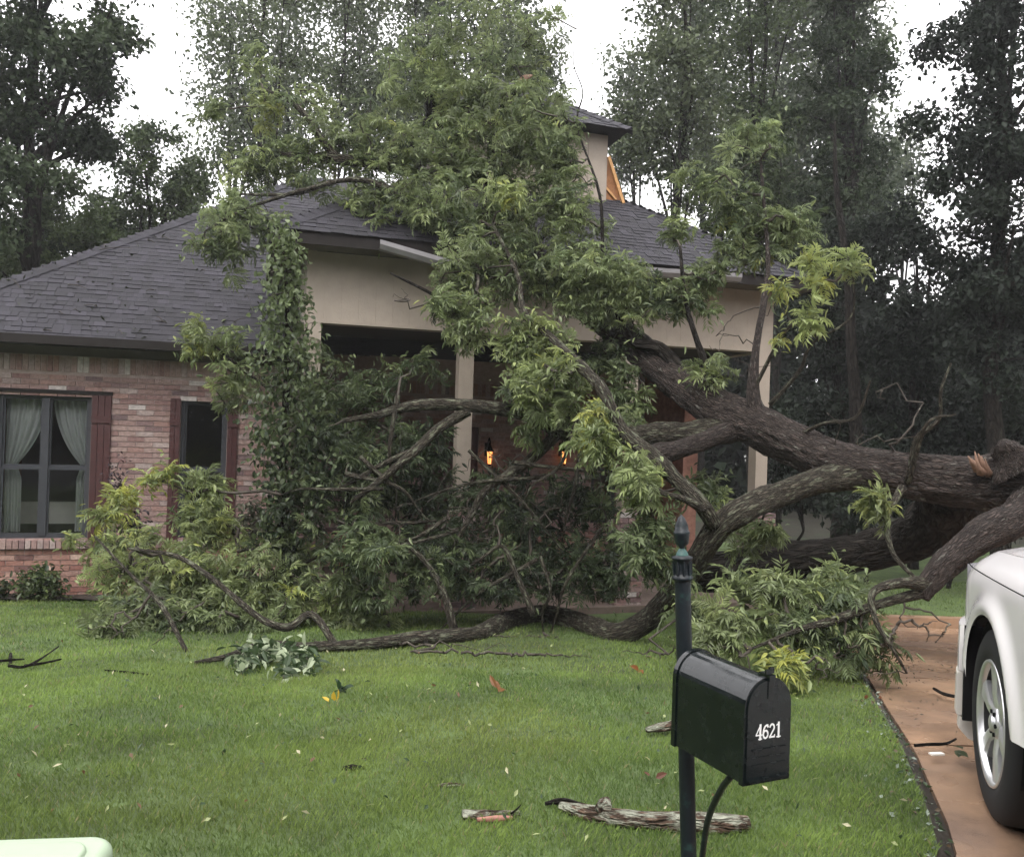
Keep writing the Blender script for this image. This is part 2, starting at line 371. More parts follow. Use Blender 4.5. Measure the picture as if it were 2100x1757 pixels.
def hole(x, z):
    for (a, b), (c, d_) in (((W1[0], W1[1]), WZ), (W2, WZ), (DOOR, (-.6, 1.62)), (W3, WZ)):
        if a < x < b and c < z < d_: return (a, b)
    return None
row = 0; z = GZ + .05
while z < 2.10:
    x = WX0 + bl / 2 + (.1 if row % 2 else 0)
    while x < WX1 - bl / 2:
        h0 = hole(x - bl / 2 + .005, z); h1 = hole(x + bl / 2 - .005, z)
        if not hole(x, z) or not (h0 and h1):
            a, b = x - bl / 2, x + bl / 2
            if h0 and not h1: a = h0[1] + .004
            if h1 and not h0: b = h1[0] - .004
            if h0 and h1: a = b
            if b - a > .03: cand.append((x, z, a, b, 'h'))
        x += bl + .0095
    row += 1; z += CR
for x in np.arange(WX0 + .04, WX1, CR): cand.append((x, 2.215, x - bh / 2, x + bh / 2, 's'))
def rank(c):
    x = c[0]; return abs(x + 2.0) + (.0 if -3.7 < x < -.6 else 5) + (0 if c[1] > -.1 else 1.2)
cand.sort(key=rank); nfull = 0
for (x, z, a, b, kd) in cand:
    ci = rng.choice(len(BR), p=np.array(BW) / sum(BW)); y = (WY if x < 0 else PY) - rng.uniform(0, .006)
    full = (b - a) > .19 if kd == 'h' else True
    if full and nfull < 300:
        link('brick', (bm_lo if z < -.08 else bm_h if kd == 'h' else bm_s)[ci], wall, (x, y, z)); nfull += 1
    else:
        zz = (z - bh / 2, z + bh / 2) if kd == 'h' else (z - bl / 2, z + bl / 2)
        rest.box(a, b, y, y + bd, *zz, np.array(BR[ci]) * (LOW if z < -.08 else 1))
def pier(mbk, cx, cy, hw, z0, z1):
    z = z0 + .03; r = 0
    while z < z1:
        for s in (0, 1, 2, 3):
            o_ = .05 * (r % 2) - .025
            for q in (-.5, .5):
                p0 = q * hw + o_; ci = BR[rng.integers(len(BR))]; hl = hw / 2 - .006
                if s == 0: mbk.box(cx + p0 - hl, cx + p0 + hl, cy - hw - .004, cy - hw + .05, z, z + bh, ci)
                if s == 1: mbk.box(cx + p0 - hl, cx + p0 + hl, cy + hw - .05, cy + hw + .004, z, z + bh, ci)
                if s == 2: mbk.box(cx - hw - .005, cx - hw + .05, cy + p0 - hl, cy + p0 + hl, z + .001, z + bh - .001, ci)
                if s == 3: mbk.box(cx + hw - .05, cx + hw + .005, cy + p0 - hl, cy + p0 + hl, z + .001, z + bh - .001, ci)
        z += CR; r += 1
COLX = [.09, 1.92, 4.12, 6.08]; pc = MB()
for cx in COLX:
    pier(rest, cx, .10, .17, -.82, .50); obj('pier_core', MB().box(cx - .16, cx + .16, -.06, .26, -.9, .50), m_mortar, house)
obj('brickwork', rest, m_brick, wall, kind='stuff')
# window sills in rowlock brick
for (a, b) in (W1, W2):
    s = MB(); x = a - .05
    while x < b + .02: s.box(x, x + .058, WY - .05, WY + .1, WZ[0] - .105, WZ[0] - .004, BR[rng.integers(7)]); x += .068
    obj('brick_sill', s, m_brick, house)
# windows
def window(a, b, z0, z1, sashes, yf=WY):
    f = .045; o = MB(); y0, y1 = yf + .05, yf + .13
    o.box(a, b, y0, y1, z1 - f, z1).box(a, b, y0, y1, z0, z0 + f).box(a, a + f, y0, y1, z0 + f, z1 - f).box(b - f, b, y0, y1, z0 + f, z1 - f)
    w_ = (b - a) / sashes; zm = (z0 + z1) / 2 - .01
    for s in range(1, sashes): o.box(a + s * w_ - .04, a + s * w_ + .04, y0 - .012, y1 - .004, z0 + f + .001, z1 - f - .001)
    win = obj('window', o, m_frame, house)
    for s in range(sashes):
        p0 = a + s * w_ + (f if s == 0 else .04); p1 = a + (s + 1) * w_ - (f if s == sashes - 1 else .04)
        r = MB()
        for (c, d_, yo) in ((z0 + f, zm, .0), (zm, z1 - f, .018)):
            r.box(p0, p1, y0 + .012 + yo, y0 + .04 + yo, c, c + .032).box(p0, p1, y0 + .012 + yo, y0 + .04 + yo, d_ - .032, d_)
            r.box(p0, p0 + .022, y0 + .012 + yo, y0 + .04 + yo, c + .032, d_ - .032).box(p1 - .022, p1, y0 + .012 + yo, y0 + .04 + yo, c + .032, d_ - .032)
        obj('sash', r, m_frame, win)
        for (c, d_, yo) in ((z0 + f, zm, .0), (zm, z1 - f, .018)):
            yy = y0 + .026 + yo
            g = MB().add([(p0 + .02, yy, c + .03), (p1 - .02, yy, c + .03), (p1 - .02, yy, d_ - .03), (p0 + .02, yy, d_ - .03)], np.array([[0, 1, 2, 3]]))
            obj('pane', g, m_glass, win)
    return win
window(*W1, *WZ, 2); window(*W2, *WZ, 1); window(*W3, *WZ, 2, PY)
dk = MB().box(W1[0] - .24, W1[1] + .24, WY - .02, WY + .02, WZ[1] + .004, WZ[1] + .05); obj('window_head', dk, m_fascia, house)
def shutter(a, b):
    sh = MB(); mid = (a + b) / 2
    sh.box(a, b, WY - .012, WY + .004, WZ[0] - .02, WZ[1] + .0); so = obj('shutter', sh, m_shutter, house)
    n_ = 2 if b - a < .18 else 3
    for q in range(n_):
        x0 = a + (b - a) * q / n_ + .003; x1 = a + (b - a) * (q + 1) / n_ - .003
        obj('board', MB().box(x0, x1, WY - .03, WY - .0125, WZ[0] - .018, WZ[1] - .002), m_shutter, so)
    for zc in (WZ[0] + .27, WZ[1] - .30): obj('batten', MB().box(a - .001, b + .001, WY - .045, WY - .0305, zc - .045, zc + .045), m_shutter, so)
for a, b in ((-3.76, -3.525), (-2.475, -2.25), (-1.56, -1.435), (-.855, -.73)): shutter(a, b)
# front door, glazed
d0 = MB().box(DOOR[0], DOOR[1], PY + .06, PY + .11, -.58, 1.62); dr = obj('door', d0, m_shutter, house)
for zc in (-.3, .45): obj('panel', MB().box(DOOR[0] + .12, DOOR[1] - .12, PY + .04, PY + .06, zc, zc + .6), m_shutter, dr)
hd = MB(); hd.add(*lathe([(0, -.04), (.025, -.03), (.03, 0), (.02, .03), (0, .04)], 12, 'y')); hd.V = [v + np.array([DOOR[1] - .08, PY + .01, .35]) for v in hd.V]
obj('door_knob', hd, m_chrome, dr, smooth=True)
# roofs
PIT = .667; PL = .74
def tabs_for(o3, ex, es, nr, L, xl, xr, rows_out, exposure=.115):
    """shingle tabs on a roof face: o3 eave origin, ex along eave, es up slope, xl/xr(s) limits"""
    s = -.03; r = 0
    while s < L:
        a, b = xl(max(s, 0)), xr(max(s, 0)); x = a - rng.uniform(0, .2)
        while x < b:
            w_ = rng.choice([.08, .11, .14, .18]); x0, x1 = max(x, a), min(x + w_, b)
            if x1 - x0 > .03: rows_out.append((o3, ex, es, nr, x0, x1, s, r))
            x += w_ + .006
        s += exposure; r += 1
SH = [(0.0148, 0.0133, 0.0192), (0.0192, 0.0174, 0.0244), (0.0237, 0.0215, 0.0303), (0.0111, 0.01, 0.0144), (0.0311, 0.0281, 0.0385), (0.017, 0.0152, 0.0215)]
SHP = [.26, .27, .17, .16, .06, .08]
def wedge(x0, x1, s, hgt, o3, ex, es, nr, exposure=.15):
    a = o3 + ex * x0 + es * s; b = o3 + ex * x1 + es * s; t = es * exposure
    lo, hi = .004, hgt
    return [a + nr * lo, b + nr * lo, b + t + nr * .001, a + t + nr * .001, a + nr * (lo + hi), b + nr * (lo + hi), b + t + nr * .005, a + t + nr * .005]
roof = obj('roof', MB().add([(-4.69, 1.31, 2.5), (6.6, 1.31, 2.5), (1.6, 6.31, 2.5 + 5 * PL), (.31, 6.31, 2.5 + 5 * PL), (6.6, 11.3, 2.5), (-4.69, 11.3, 2.5)],
          [np.array([[0, 1, 2, 3], [4, 5, 3, 2]]), np.array([[1, 4, 2], [5, 0, 3]])]), m_roofdeck, house)
PZ = 3.70; PK = (3.1, 3.1, PZ + PIT * 3.5)
proof = obj('porch_roof', MB().add([(-.4, -.4, PZ), (6.6, -.4, PZ), PK, (6.6, 6.6, PZ), (-.4, 6.6, PZ)], np.array([[0, 1, 2], [1, 3, 2], [3, 4, 2], [4, 0, 2]])), m_roofdeck, house)
TX0, TX1, TY0, TY1, TZ = 1.89, 4.31, 1.5, 3.92, 5.93; ov = .25
tower = obj('tower', MB().box(TX0 + .02, TX1 - .02, TY0 + .02, TY1 - .02, 4.4, TZ), m_room, house)
TPK = ((TX0 + TX1) / 2, (TY0 + TY1) / 2, TZ + .04 + .70 * (TX1 - TX0 + 2 * ov) / 2)
obj('tower_roof', MB().add([(TX0 - ov, TY0 - ov, TZ + .04), (TX1 + ov, TY0 - ov, TZ + .04), TPK, (TX1 + ov, TY1 + ov, TZ + .04), (TX0 - ov, TY1 + ov, TZ + .04)],
    [np.array([[0, 1, 2], [1, 3, 2], [3, 4, 2], [4, 0, 2]]), np.array([[0, 4, 3, 1]])]), m_roofdeck, tower)
al = math.atan(PIT); es = np.array([0, math.cos(al), math.sin(al)]); nr = np.array([0, -math.sin(al), math.cos(al)]); ex = np.array([1., 0, 0])
al1 = math.atan(PL); es1 = np.array([0, math.cos(al1), math.sin(al1)]); nr1 = np.array([0, -math.sin(al1), math.cos(al1)]); ca1 = math.cos(al1)
ca = math.cos(al); T1, T2, T3 = [], [], []
tabs_for(np.array([-4.69, 1.31, 2.5]), ex, es1, nr1, 4.95 / ca1, lambda s: s * ca1, lambda s: 5.6, T1)
tabs_for(np.array([-.4, -.4, PZ]), ex, es, nr, 3.45 / ca, lambda s: s * ca, lambda s: 7 - s * ca, T2)
al3 = math.atan(.70); es3 = np.array([0, math.cos(al3), math.sin(al3)]); nr3 = np.array([0, -math.sin(al3), math.cos(al3)])
TW = TX1 - TX0 + 2 * ov
tabs_for(np.array([TX0 - ov, TY0 - ov, TZ + .04]), ex, es3, nr3, TW / 2 / math.cos(al3) - .05, lambda s: s * math.cos(al3), lambda s: TW - s * math.cos(al3), T3, .10)
# right slope of the porch and tower, seen edge-on
exr = np.array([0, 1., 0]); esr = np.array([-math.cos(al), 0, math.sin(al)]); nrr = np.array([math.sin(al), 0, math.cos(al)])
tabs_for(np.array([6.6, -.4, PZ]), exr, esr, nrr, 3.4 / ca, lambda s: s * ca, lambda s: 7 - s * ca, T2)
T1.sort(key=lambda q: (q[6] > 2.2, abs((q[4] - 4.69) + 1.9)))
meshes = {}; rest = MB(); nind = 0
for n_, (o3, ex_, es_, nr_, x0, x1, s, r) in enumerate(T1):
    ci = rng.choice(len(SH), p=np.array(SHP) / sum(SHP)); hg = rng.choice([.004, .007, .011]); wid = round(x1 - x0, 2)
    if nind < 300 and wid in (.08, .11, .14, .18) and x0 < 5.2:
        key = (wid, ci, hg)
        if key not in meshes: meshes[key] = build_mesh('shingle', MB().add(wedge(0, wid, 0, hg, np.zeros(3), ex, es1, nr1), BOXF, SH[ci]), m_shingle)
        link('shingle', meshes[key], roof, o3 + ex_ * x0 + es_ * s); nind += 1
    else: rest.add(wedge(x0, x1, s, hg, o3, ex_, es_, nr_), BOXF, SH[ci])
for (o3, ex_, es_, nr_, x0, x1, s, r) in T2 + T3:
    ci = rng.choice(len(SH), p=np.array(SHP) / sum(SHP)); rest.add(wedge(x0, x1, s, rng.choice([.004, .007, .011]), o3, ex_, es_, nr_), BOXF, SH[ci])
obj('shingle_field', rest, m_shingle, roof, kind='stuff')
def caps(a, b, par):
    a, b = np.array(a), np.array(b); n_ = int(np.linalg.norm(b - a) / .16); me = None
    d_ = (b - a) / np.linalg.norm(b - a); rr = np.cross(d_, (0, 0, 1)); rr /= np.linalg.norm(rr); qq = np.cross(rr, d_)
    vs = [build_mesh('ridge_cap', MB().add([-rr * .13 - qq * .05, -rr * .13 - qq * .05 + d_ * .2, qq * .012 + d_ * .2, qq * .03, rr * .13 - qq * .05, rr * .13 - qq * .05 + d_ * .2],
          np.array([[0, 1, 2, 3], [3, 2, 5, 4]]), c), m_shingle) for c in SH[:4]]
    for q in range(n_): link('ridge_cap', vs[rng.integers(4)], par, a + d_ * q * .16 + qq * .012)
caps((-4.69, 1.31, 2.5), (.31, 6.31, 2.5 + 5 * PL), roof); caps((6.6, -.4, PZ), PK, proof); caps((-.4, -.4, PZ), PK, proof)
caps((TX1 + ov, TY0 - ov, TZ + .04), TPK, tower)
# eaves, soffits, friezes
o = MB().box(-4.69, -.42, 1.27, 1.31, 2.42, 2.525).box(-4.71, -4.67, 1.311, 11.3, 2.42, 2.525); obj('fascia', o, m_fascia, house)
obj('soffit', MB().box(-4.66, -.0, 1.312, WY, 2.43, 2.45), m_fascia, house)
obj('frieze', MB().box(WX0, 0, WY - .02, WY - .001, 2.33, 2.428).box(WX0, 0, WY - .035, WY - .001, 2.318, 2.33), m_frieze, house)
o = MB().box(-.42, -.385, -.38, 3.3, PZ - .17, PZ + .02).box(6.585, 6.62, -.38, 6, PZ - .17, PZ + .02).box(-.385, 6.585, -.40, -.375, PZ - .15, PZ + .005)
obj('porch_fascia', o, m_fascia, house)
obj('porch_soffit', MB().box(-.384, 6.584, -.374, .0, PZ - .14, PZ - .115).box(-.384, -.004, .001, 3.2, PZ - .14, PZ - .115).box(6.204, 6.584, .001, 3.2, PZ - .14, PZ - .115), m_frieze, house)
beam = obj('porch_beam', MB().box(.001, 6.199, .022, .20, 2.745, PZ - .142).box(.001, .12, .201, WY, 2.745, 3.9).box(6.08, 6.199, .201, WY, 2.745, 3.9), m_beige, house)
x = 0.0
while x < 6.19:
    b = min(x + .2, 6.2); obj('siding_board', MB().box(x + .0007, b - .0007, .014, .021, 2.775, PZ - .143), m_beige, beam); x += .2
obj('trim_board', MB().box(-.002, 6.202, .008, .205, 2.735, 2.7745), m_beige, beam)
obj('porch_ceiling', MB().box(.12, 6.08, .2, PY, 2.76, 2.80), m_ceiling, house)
for cx in COLX:
    c = MB().box(cx - .09, cx + .09, .01, .19, .56, 2.734); co = obj('column', c, m_beige, house)
    obj('column_base', MB().box(cx - .12, cx + .12, -.02, .22, .504, .558), m_beige, co)
m_slab = M('porch_slab', (.15, .115, .095), .8, .3, 6, .2, 60, spec=.2)
obj('porch_floor', MB().box(-.1, 6.3, -.15, PY, GZ - .3, -.62), m_slab, house)
for q in range(2): obj('step', MB().box(2.4, 4.0, -.45 - .3 * q, -.151 - .3 * q, GZ - .3, -.72 - .12 * q), m_slab, house)
# gutters: the left run has been torn down by the tree, the right one hangs on
def gutter(a, b, name='gutter'):
    a, b = np.array(a, float), np.array(b, float); prof = [(0, 0), (-.10, .0), (-.13, .05), (-.13, .10), (-.12, .10), (-.118, .055), (-.095, .012), (0, .012)]
    V = np.array([[p_[0], p_[1], p_[2]] for q in (a, b) for p_ in [(q[0], q[1] + y, q[2] + zz) for y, zz in prof]])
    n_ = len(prof); k = np.arange(n_ - 1); Fq = np.stack([k, k + 1, k + 1 + n_, k + n_], -1)
    return obj(name, MB().add(V, Fq), m_gutter, house)
gutter((.75, -.42, PZ - .16), (2.2, -.50, PZ - .46)); gutter((3.85, -.42, PZ - .19), (5.35, -.42, PZ - .15))
ds = MB().box(-.12, -.03, -.06, .02, -.75, 2.72); obj('downspout', ds, m_frieze, house)
# tower cladding and the torn corner
x = TX0
while x < TX1 - .01:
    b = min(x + .3025, TX1); obj('siding_board', MB().box(x + .003, b - .003, TY0 - .006, TY0 + .019, 4.55, TZ), m_beige, tower); x += .3025
obj('siding_panel', MB().box(TX1 - .019, TX1 + .002, TY0 + .02, TY1, 4.5, TZ), m_beige, tower)
obj('tower_base_trim', MB().box(TX0 - .02, TX1 + .34, TY0 - .03, TY0 - .008, 4.72, 4.86), m_gutter, tower)
A, B, Cc = np.array([TX1 + .01, TY0 - .02, 5.62]), np.array([TX1 + .30, TY0 - .02, 4.88]), np.array([TX1 - .22, TY0 - .03, 4.88])
obj('stud', MB().bar(A, B, .045, .04, upv=(0, 1, 0)), m_wood, tower); obj('stud', MB().bar(Cc, B + (.02, -.01, -.01), .04, .045, upv=(0, 1, 0)), m_wood, tower)
obj('stud', MB().bar((TX1, TY0 + .03, 5.18), (TX1 + .17, TY0 + .03, 5.02), .03, .025, upv=(0, 1, 0)), m_wood, tower)
obj('sheathing', MB().add([(TX1, TY0 + .05, 5.68), (TX1 + .31, TY0 + .05, 4.88), (TX1, TY0 + .05, 4.88), (TX1, TY0 + .09, 5.68), (TX1 + .31, TY0 + .09, 4.88), (TX1, TY0 + .09, 4.88)],
    [np.array([[0, 1, 2], [5, 4, 3]]), np.array([[0, 3, 4, 1], [1, 4, 5, 2]])]), m_ply, tower)
# porch lanterns, lit
def lantern(x, z, lab):
    p = np.array(H0) + np.array([math.cos(YAW) * x - math.sin(YAW) * (PY - .16), math.sin(YAW) * x + math.cos(YAW) * (PY - .16), z])
    t = thing('wall_lantern', p, lab, 'lantern', 'lit porch lanterns', YAW)
    gl = MB(); gl.add(*lathe([(0, -.10), (.032, -.10), (.05, .10), (0, .10)], 6)); obj('globe', gl, m_lamp, t)
    c = MB(); c.add(*lathe([(.06, .10), (.065, .115), (.03, .17), (.012, .21), (.012, .25), (0, .26)], 6)); c.add(*lathe([(0, -.14), (.02, -.125), (.036, -.10), (0, -.10)], 6)); obj('cap', c, m_black, t)
    for q in range(6):
        an = q * math.pi / 3; c2 = MB().bar((.034 * math.cos(an), .034 * math.sin(an), -.10), (.052 * math.cos(an), .052 * math.sin(an), .10), .009, .009, upv=(.3, .9, .1)); obj('bar', c2, m_black, t)
    V, Fq, _ = tube([(0, .0, .25), (0, .06, .32), (0, .13, .24), (0, .16, .14)], [.01] * 4, 6, 3); obj('bracket', MB().add(V, Fq), m_black, t); obj('back_plate', MB().box(-.05, .05, .14, .16, .02, .24), m_black, t)
lantern(3.15, 1.12, 'lit amber wall lantern by the porch door'); lantern(4.44, 1.15, 'lit amber wall lantern on the porch brick, nearer the trunk')
# curtains and headboard behind the double window
def curtain(x_out, x_in, lab):
    s = 1 if x_in > x_out else -1; W_ = abs(x_in - x_out); nz_, nx_ = 40, 36; V = []
    for i_ in range(nz_):
        tz = i_ / (nz_ - 1); zc = WZ[1] - .06 - tz * (WZ[1] - WZ[0] - .12)
        if tz < .5: wd = W_ * (1 - .72 * (tz / .5) ** 1.7)
        else: wd = W_ * (.28 + .12 * min(1, (tz - .5) / .1))
        for j_ in range(nx_):
            tx = j_ / (nx_ - 1); V.append((x_out + s * wd * tx, 2.02 + .036 * math.sin(tx * 34 + .6 * math.sin(tz * 5)) + .015 * math.sin(tx * 13 + 2), zc - .05 * (1 - abs(tz - .5)) * tx * (tz < .5) * math.sin(tz * 2 * math.pi)))
    V = np.array(V); i_ = np.arange(nz_ - 1)[:, None] * nx_; j_ = np.arange(nx_ - 1)[None]
    Fq = np.stack([i_ + j_, i_ + j_ + 1, i_ + nx_ + j_ + 1, i_ + nx_ + j_], -1).reshape(-1, 4)
    c_, s_ = math.cos(YAW), math.sin(YAW); Wd = np.stack([H0[0] + c_ * V[:, 0] - s_ * V[:, 1], H0[1] + s_ * V[:, 0] + c_ * V[:, 1], V[:, 2]], -1)
    obj('curtain', MB().add(Wd, Fq), m_curtain, smooth=True, label=lab, cat='curtain', group='curtains in the double window')
curtain(-3.5, -3.03, 'pale tied-back curtain in the left sash of the double window')
curtain(-2.50, -2.97, 'pale tied-back curtain in the double window, beside the red shutter')
hb = thing('headboard', H0 + np.array([math.cos(YAW) * -3 - math.sin(YAW) * 2.6, math.sin(YAW) * -3 + math.cos(YAW) * 2.6, -.17]), 'white upholstered headboard inside the curtained window', 'headboard', rz=YAW)
obj('pad', MB().box(-.62, .62, 0, .06, .30, .55), m_white, hb); obj('rail', MB().box(-.66, .66, -.02, .08, .551, .59), m_white, hb); obj('bed_side', MB().box(-.64, .64, -.06, .09, 0, .299), m_fascia, hb)

# ------------------------------------------------------------------ foliage tools
def grow(skel, att):
    """connect attractors to the nearest wood point, nearest first: returns parent index into skel+att"""
    S = len(skel); d0 = np.min(np.linalg.norm(att[:, None] - skel[None], axis=2), axis=1) if len(att) * S < 4e6 else np.array([np.min(np.linalg.norm(skel - a, axis=1)) for a in att])
    order = np.argsort(d0); pts = np.vstack([skel, att]); alive = np.zeros(len(pts), bool); alive[:S] = True
    par = np.full(len(pts), -1); idx = np.arange(len(pts))
    pool = list(range(S)); arr = np.empty((len(pts), 3)); arr[:S] = skel; ids = np.empty(len(pts), int); ids[:S] = np.arange(S); c = S
    for a in order:
        q = att[a]; dd = arr[:c] - q; d2 = (dd * dd).sum(1); jn = int(np.argmin(d2)); par[S + a] = ids[jn]
        arr[c] = q; ids[c] = S + a; c += 1
    return pts, par, order
def twigs(mbk, skel, att, r0=.0035, jit=.12, n=4, rmax=.03):
    pts, par, order = grow(skel, att); S = len(skel); cnt = np.ones(len(pts))
    for a in order[::-1]:
        if par[S + a] >= S: cnt[par[S + a]] += cnt[S + a]
    for a in order:
        i_ = S + a; A, B = pts[par[i_]], pts[i_]; L = np.linalg.norm(B - A)
        if L < .02: continue
        r = min(r0 * math.sqrt(cnt[i_]), rmax); m1 = A + (B - A) * .35 + rng.normal(0, jit * L * .5, 3); m2 = A + (B - A) * .7 + rng.normal(0, jit * L * .5, 3); m2[2] += .06 * L
        V, Fq, su = tube([A, m1, m2, B], [r * 1.25, r * 1.1, r, r * .8], n, 1, cap=False); mbk.add(V, Fq, suv=su)
    return pts, par
def leaf_tpl(kind):
    """single leaf: 2 or 4 triangles, length 1 along +x, normal +z"""
    if kind == 'diamond': return np.array([[0, 0, 0], [.45, .5, .06], [1, 0, -.05], [.45, -.5, .06]]), np.array([[0, 1, 2], [0, 2, 3]])
    return np.array([[0, 0, 0], [.3, .45, .08], [.7, .36, .04], [1, 0, -.1], [.7, -.36, .04], [.3, -.45, .08], [.5, 0, -.02]]), np.array([[0, 6, 1], [1, 6, 2], [2, 6, 3], [3, 6, 4], [4, 6, 5], [5, 6, 0]])
def scatter_leaves(mbk, pos, length, width, col, kind='diamond', droop=.35, rs=rng):
    T, Fl = leaf_tpl(kind); n_ = len(pos); k = len(T)
    az = rs.uniform(0, 2 * math.pi, n_); el = rs.normal(-droop, .55, n_); rl = rs.normal(0, .7, n_)
    ex_ = np.stack([np.cos(az) * np.cos(el), np.sin(az) * np.cos(el), np.sin(el)], -1)
    sy = np.stack([-np.sin(az), np.cos(az), 0 * az], -1); nz_ = np.cross(ex_, sy)
    ey = sy * np.cos(rl)[:, None] + nz_ * np.sin(rl)[:, None]; ez = np.cross(ex_, ey)
    L = (length * rs.uniform(.65, 1.3, n_))[:, None, None]; Wd = (width * rs.uniform(.7, 1.25, n_))[:, None, None]
    V = pos[:, None] + L * T[None, :, :1] * ex_[:, None] + Wd * T[None, :, 1:2] * ey[:, None] + L * T[None, :, 2:] * ez[:, None]
    Fq = Fl[None] + (np.arange(n_) * k)[:, None, None]
    mbk.add(V.reshape(-1, 3), Fq.reshape(-1, 3), np.repeat(col, k, 0))
def px_ellipsoid(u, v, ru, rv, Y, n_, rs=rng, shell=.45, depth=1.0):
    c = P(u, v, Y); s = Y / F_PX; q = rs.normal(0, 1, (n_, 3)); q /= np.linalg.norm(q, axis=1)[:, None]
    q *= (rs.uniform(0, 1, (n_, 1)) ** shell)
    return c + q * np.array([ru * s, min(ru, rv) * s * depth, rv * s])

# ------------------------------------------------------------------ standing trees
def bg_tree(name, label, base, top, blobs, dens, leafL, cols, group=None, r=.2, mat=None, lean=None, trunkcol=None, clump=.5, limbs=7, min_z=None, dark=None):
    bx, by = base; bz = float(gz(by)) - .1; t = thing(name, (bx, by, bz), label, 'tree', group)
    pts = [np.array([bx, by, bz])]; tp = np.array(top); n_ = 6
    for i_ in range(1, n_ + 1):
        f = i_ / n_; q = pts[0] * (1 - f) + tp * f; q = q + rng.normal(0, .10, 3) * (1, 1, 0) * (f < 1); pts.append(q)
    r *= .62; V, Fq, su = tube(pts, np.linspace(r, r * .22, n_ + 1), 9, 5, .10, int(rng.integers(999))); obj('trunk', MB().add(V, Fq, suv=su), trunkcol or m_barkd, t, True, world=True)
    trunk, _ = spline(pts, np.ones(n_ + 1), 8); sk = [trunk[len(trunk) // 4:]]
    lm = MB()
    for (u, v, ru, rv, Y) in blobs:
        for q in range(max(2, limbs // len(blobs))):
            e_ = px_ellipsoid(u, v, ru * .75, rv * .75, Y, 1)[0]
            cs = trunk[(trunk[:, 2] < e_[2] - .05 * abs(e_[2]))]; a = cs[int(len(cs) * rng.uniform(.55, .98))] if len(cs) > 4 else trunk[len(trunk) // 3]
            mid = a * .5 + e_ * .5 + np.array([0, 0, .12 * np.linalg.norm(e_ - a)]) + rng.normal(0, .12, 3)
            L = [a, mid, e_]; V, Fq, su = tube(L, [r * .34, r * .22, r * .07], 6, 5, .1, q); lm.add(V, Fq, suv=su)
            sp, _ = spline(L, np.ones(3), 7); sk.append(sp[2:])
    skel = np.vstack(sk)
    cent, allp, cc = [], [], []
    for (u, v, ru, rv, Y) in blobs:
        s = Y / F_PX; area = math.pi * ru * rv * s * s; nc = max(6, int(area * 5.0))
        cent.append(px_ellipsoid(u, v, ru, rv, Y, nc, shell=.55))
    cent = np.vstack(cent)
    if min_z is not None: cent[:, 2] = np.maximum(cent[:, 2], min_z + rng.uniform(0, .6, len(cent)))
    twigs(lm, skel, cent, .006, .2, 4, r * .3); obj('branches', lm, trunkcol or m_barkd, t, True, world=True)
    per = max(3, int(dens * 5.2)); n_ = len(cent)
    tone = rng.uniform(0, 1, n_); pos = (cent[:, None] + rng.normal(0, clump * .36, (n_, per, 3)) * np.array([1, 1, .75])).reshape(-1, 3)
    tn = np.clip(np.repeat(tone, per) + rng.normal(0, .18, n_ * per), 0, 1)[:, None]
    c0, c1 = np.array(cols[0]), np.array(cols[1]); cr = MB(); scatter_leaves(cr, pos, leafL * .74, leafL * .46, c0 * (1 - tn) + c1 * tn, droop=.5)
    obj('crown', cr, mat or m_leafb, t, world=True, kind='stuff'); return t
DG = ((.019, .030, .016), (.055, .078, .036)); MG = ((.034, .052, .025), (.095, .128, .052)); LG = ((.05, .067, .038), (.125, .152, .078)); BG = ((.008, .0125, .009), (.023, .033, .021))
def PT(u, v, Y): return P(u, v, Y)
g1 = 'tall trees behind the house'
def bt(name, lab, u, Y, topv, blobs, dens, lL, cols, **k):
    q = P(u, 900, Y); bg_tree(name, lab, (q[0], Y), P(k.pop('tu', u), topv + 60, Y), [(a, b, c, d, Y + e) for a, b, c, d, e in blobs], dens, lL, cols, g1, **k)
bt('shade_tree', 'big dark shade tree at the left edge above the brick wing', 70, 16, -250, [(60, 60, 170, 130, 0), (190, 150, 110, 130, -.5), (70, 260, 160, 110, 0), (190, 290, 110, 70, .5), (120, -150, 260, 160, 0), (50, 370, 120, 60, -1), (10, 450, 110, 60, -1), (-120, 150, 140, 250, 0), (230, 50, 60, 80, 0)], 30, .17, DG, r=.30)
bt('broadleaf_tree', 'rounded mid green tree just left of the roof hip', 300, 21, 300, [(310, 330, 100, 70, 0), (350, 400, 80, 60, 0), (260, 430, 110, 70, 0), (390, 430, 50, 50, 0)], 34, .17, MG, r=.18)
bt('broadleaf_tree', 'low bushy tree at the far left behind the roof slope', 90, 18, 390, [(90, 460, 150, 70, 0), (50, 390, 110, 60, 0), (40, 540, 100, 70, 0), (200, 520, 100, 50, 0), (-80, 480, 120, 130, 0)], 36, .15, MG, r=.16)
bt('broadleaf_tree', 'dark dense tree low behind the left hip line', 200, 24, 420, [(180, 500, 140, 80, 0), (330, 490, 120, 60, 0)], 34, .18, DG, r=.18)
bt('slender_tree', 'sparse tall tree with thin trunk, leftmost against the white sky', 548, 20, -80, [(480, 150, 80, 100, 0), (580, 120, 100, 130, 0), (500, 40, 70, 70, 0), (600, -40, 120, 90, 0), (470, 260, 70, 60, 0), (440, 60, 40, 50, 0)], 9, .16, LG, r=.13, clump=.8)
bt('slender_tree', 'sparse tall tree behind the left part of the crown of the fallen tree', 705, 22, -120, [(690, 100, 80, 130, 0), (760, 180, 80, 120, 0), (700, 250, 90, 80, 0), (740, -40, 130, 90, 0)], 11, .16, LG, r=.13, clump=.8)
bt('slender_tree', 'slim leafy tree between the bare trunks above the ridge', 850, 23, -120, [(850, 100, 80, 120, 0), (880, 220, 80, 90, 0), (860, -40, 110, 80, 0)], 13, .16, LG, r=.14, clump=.8)
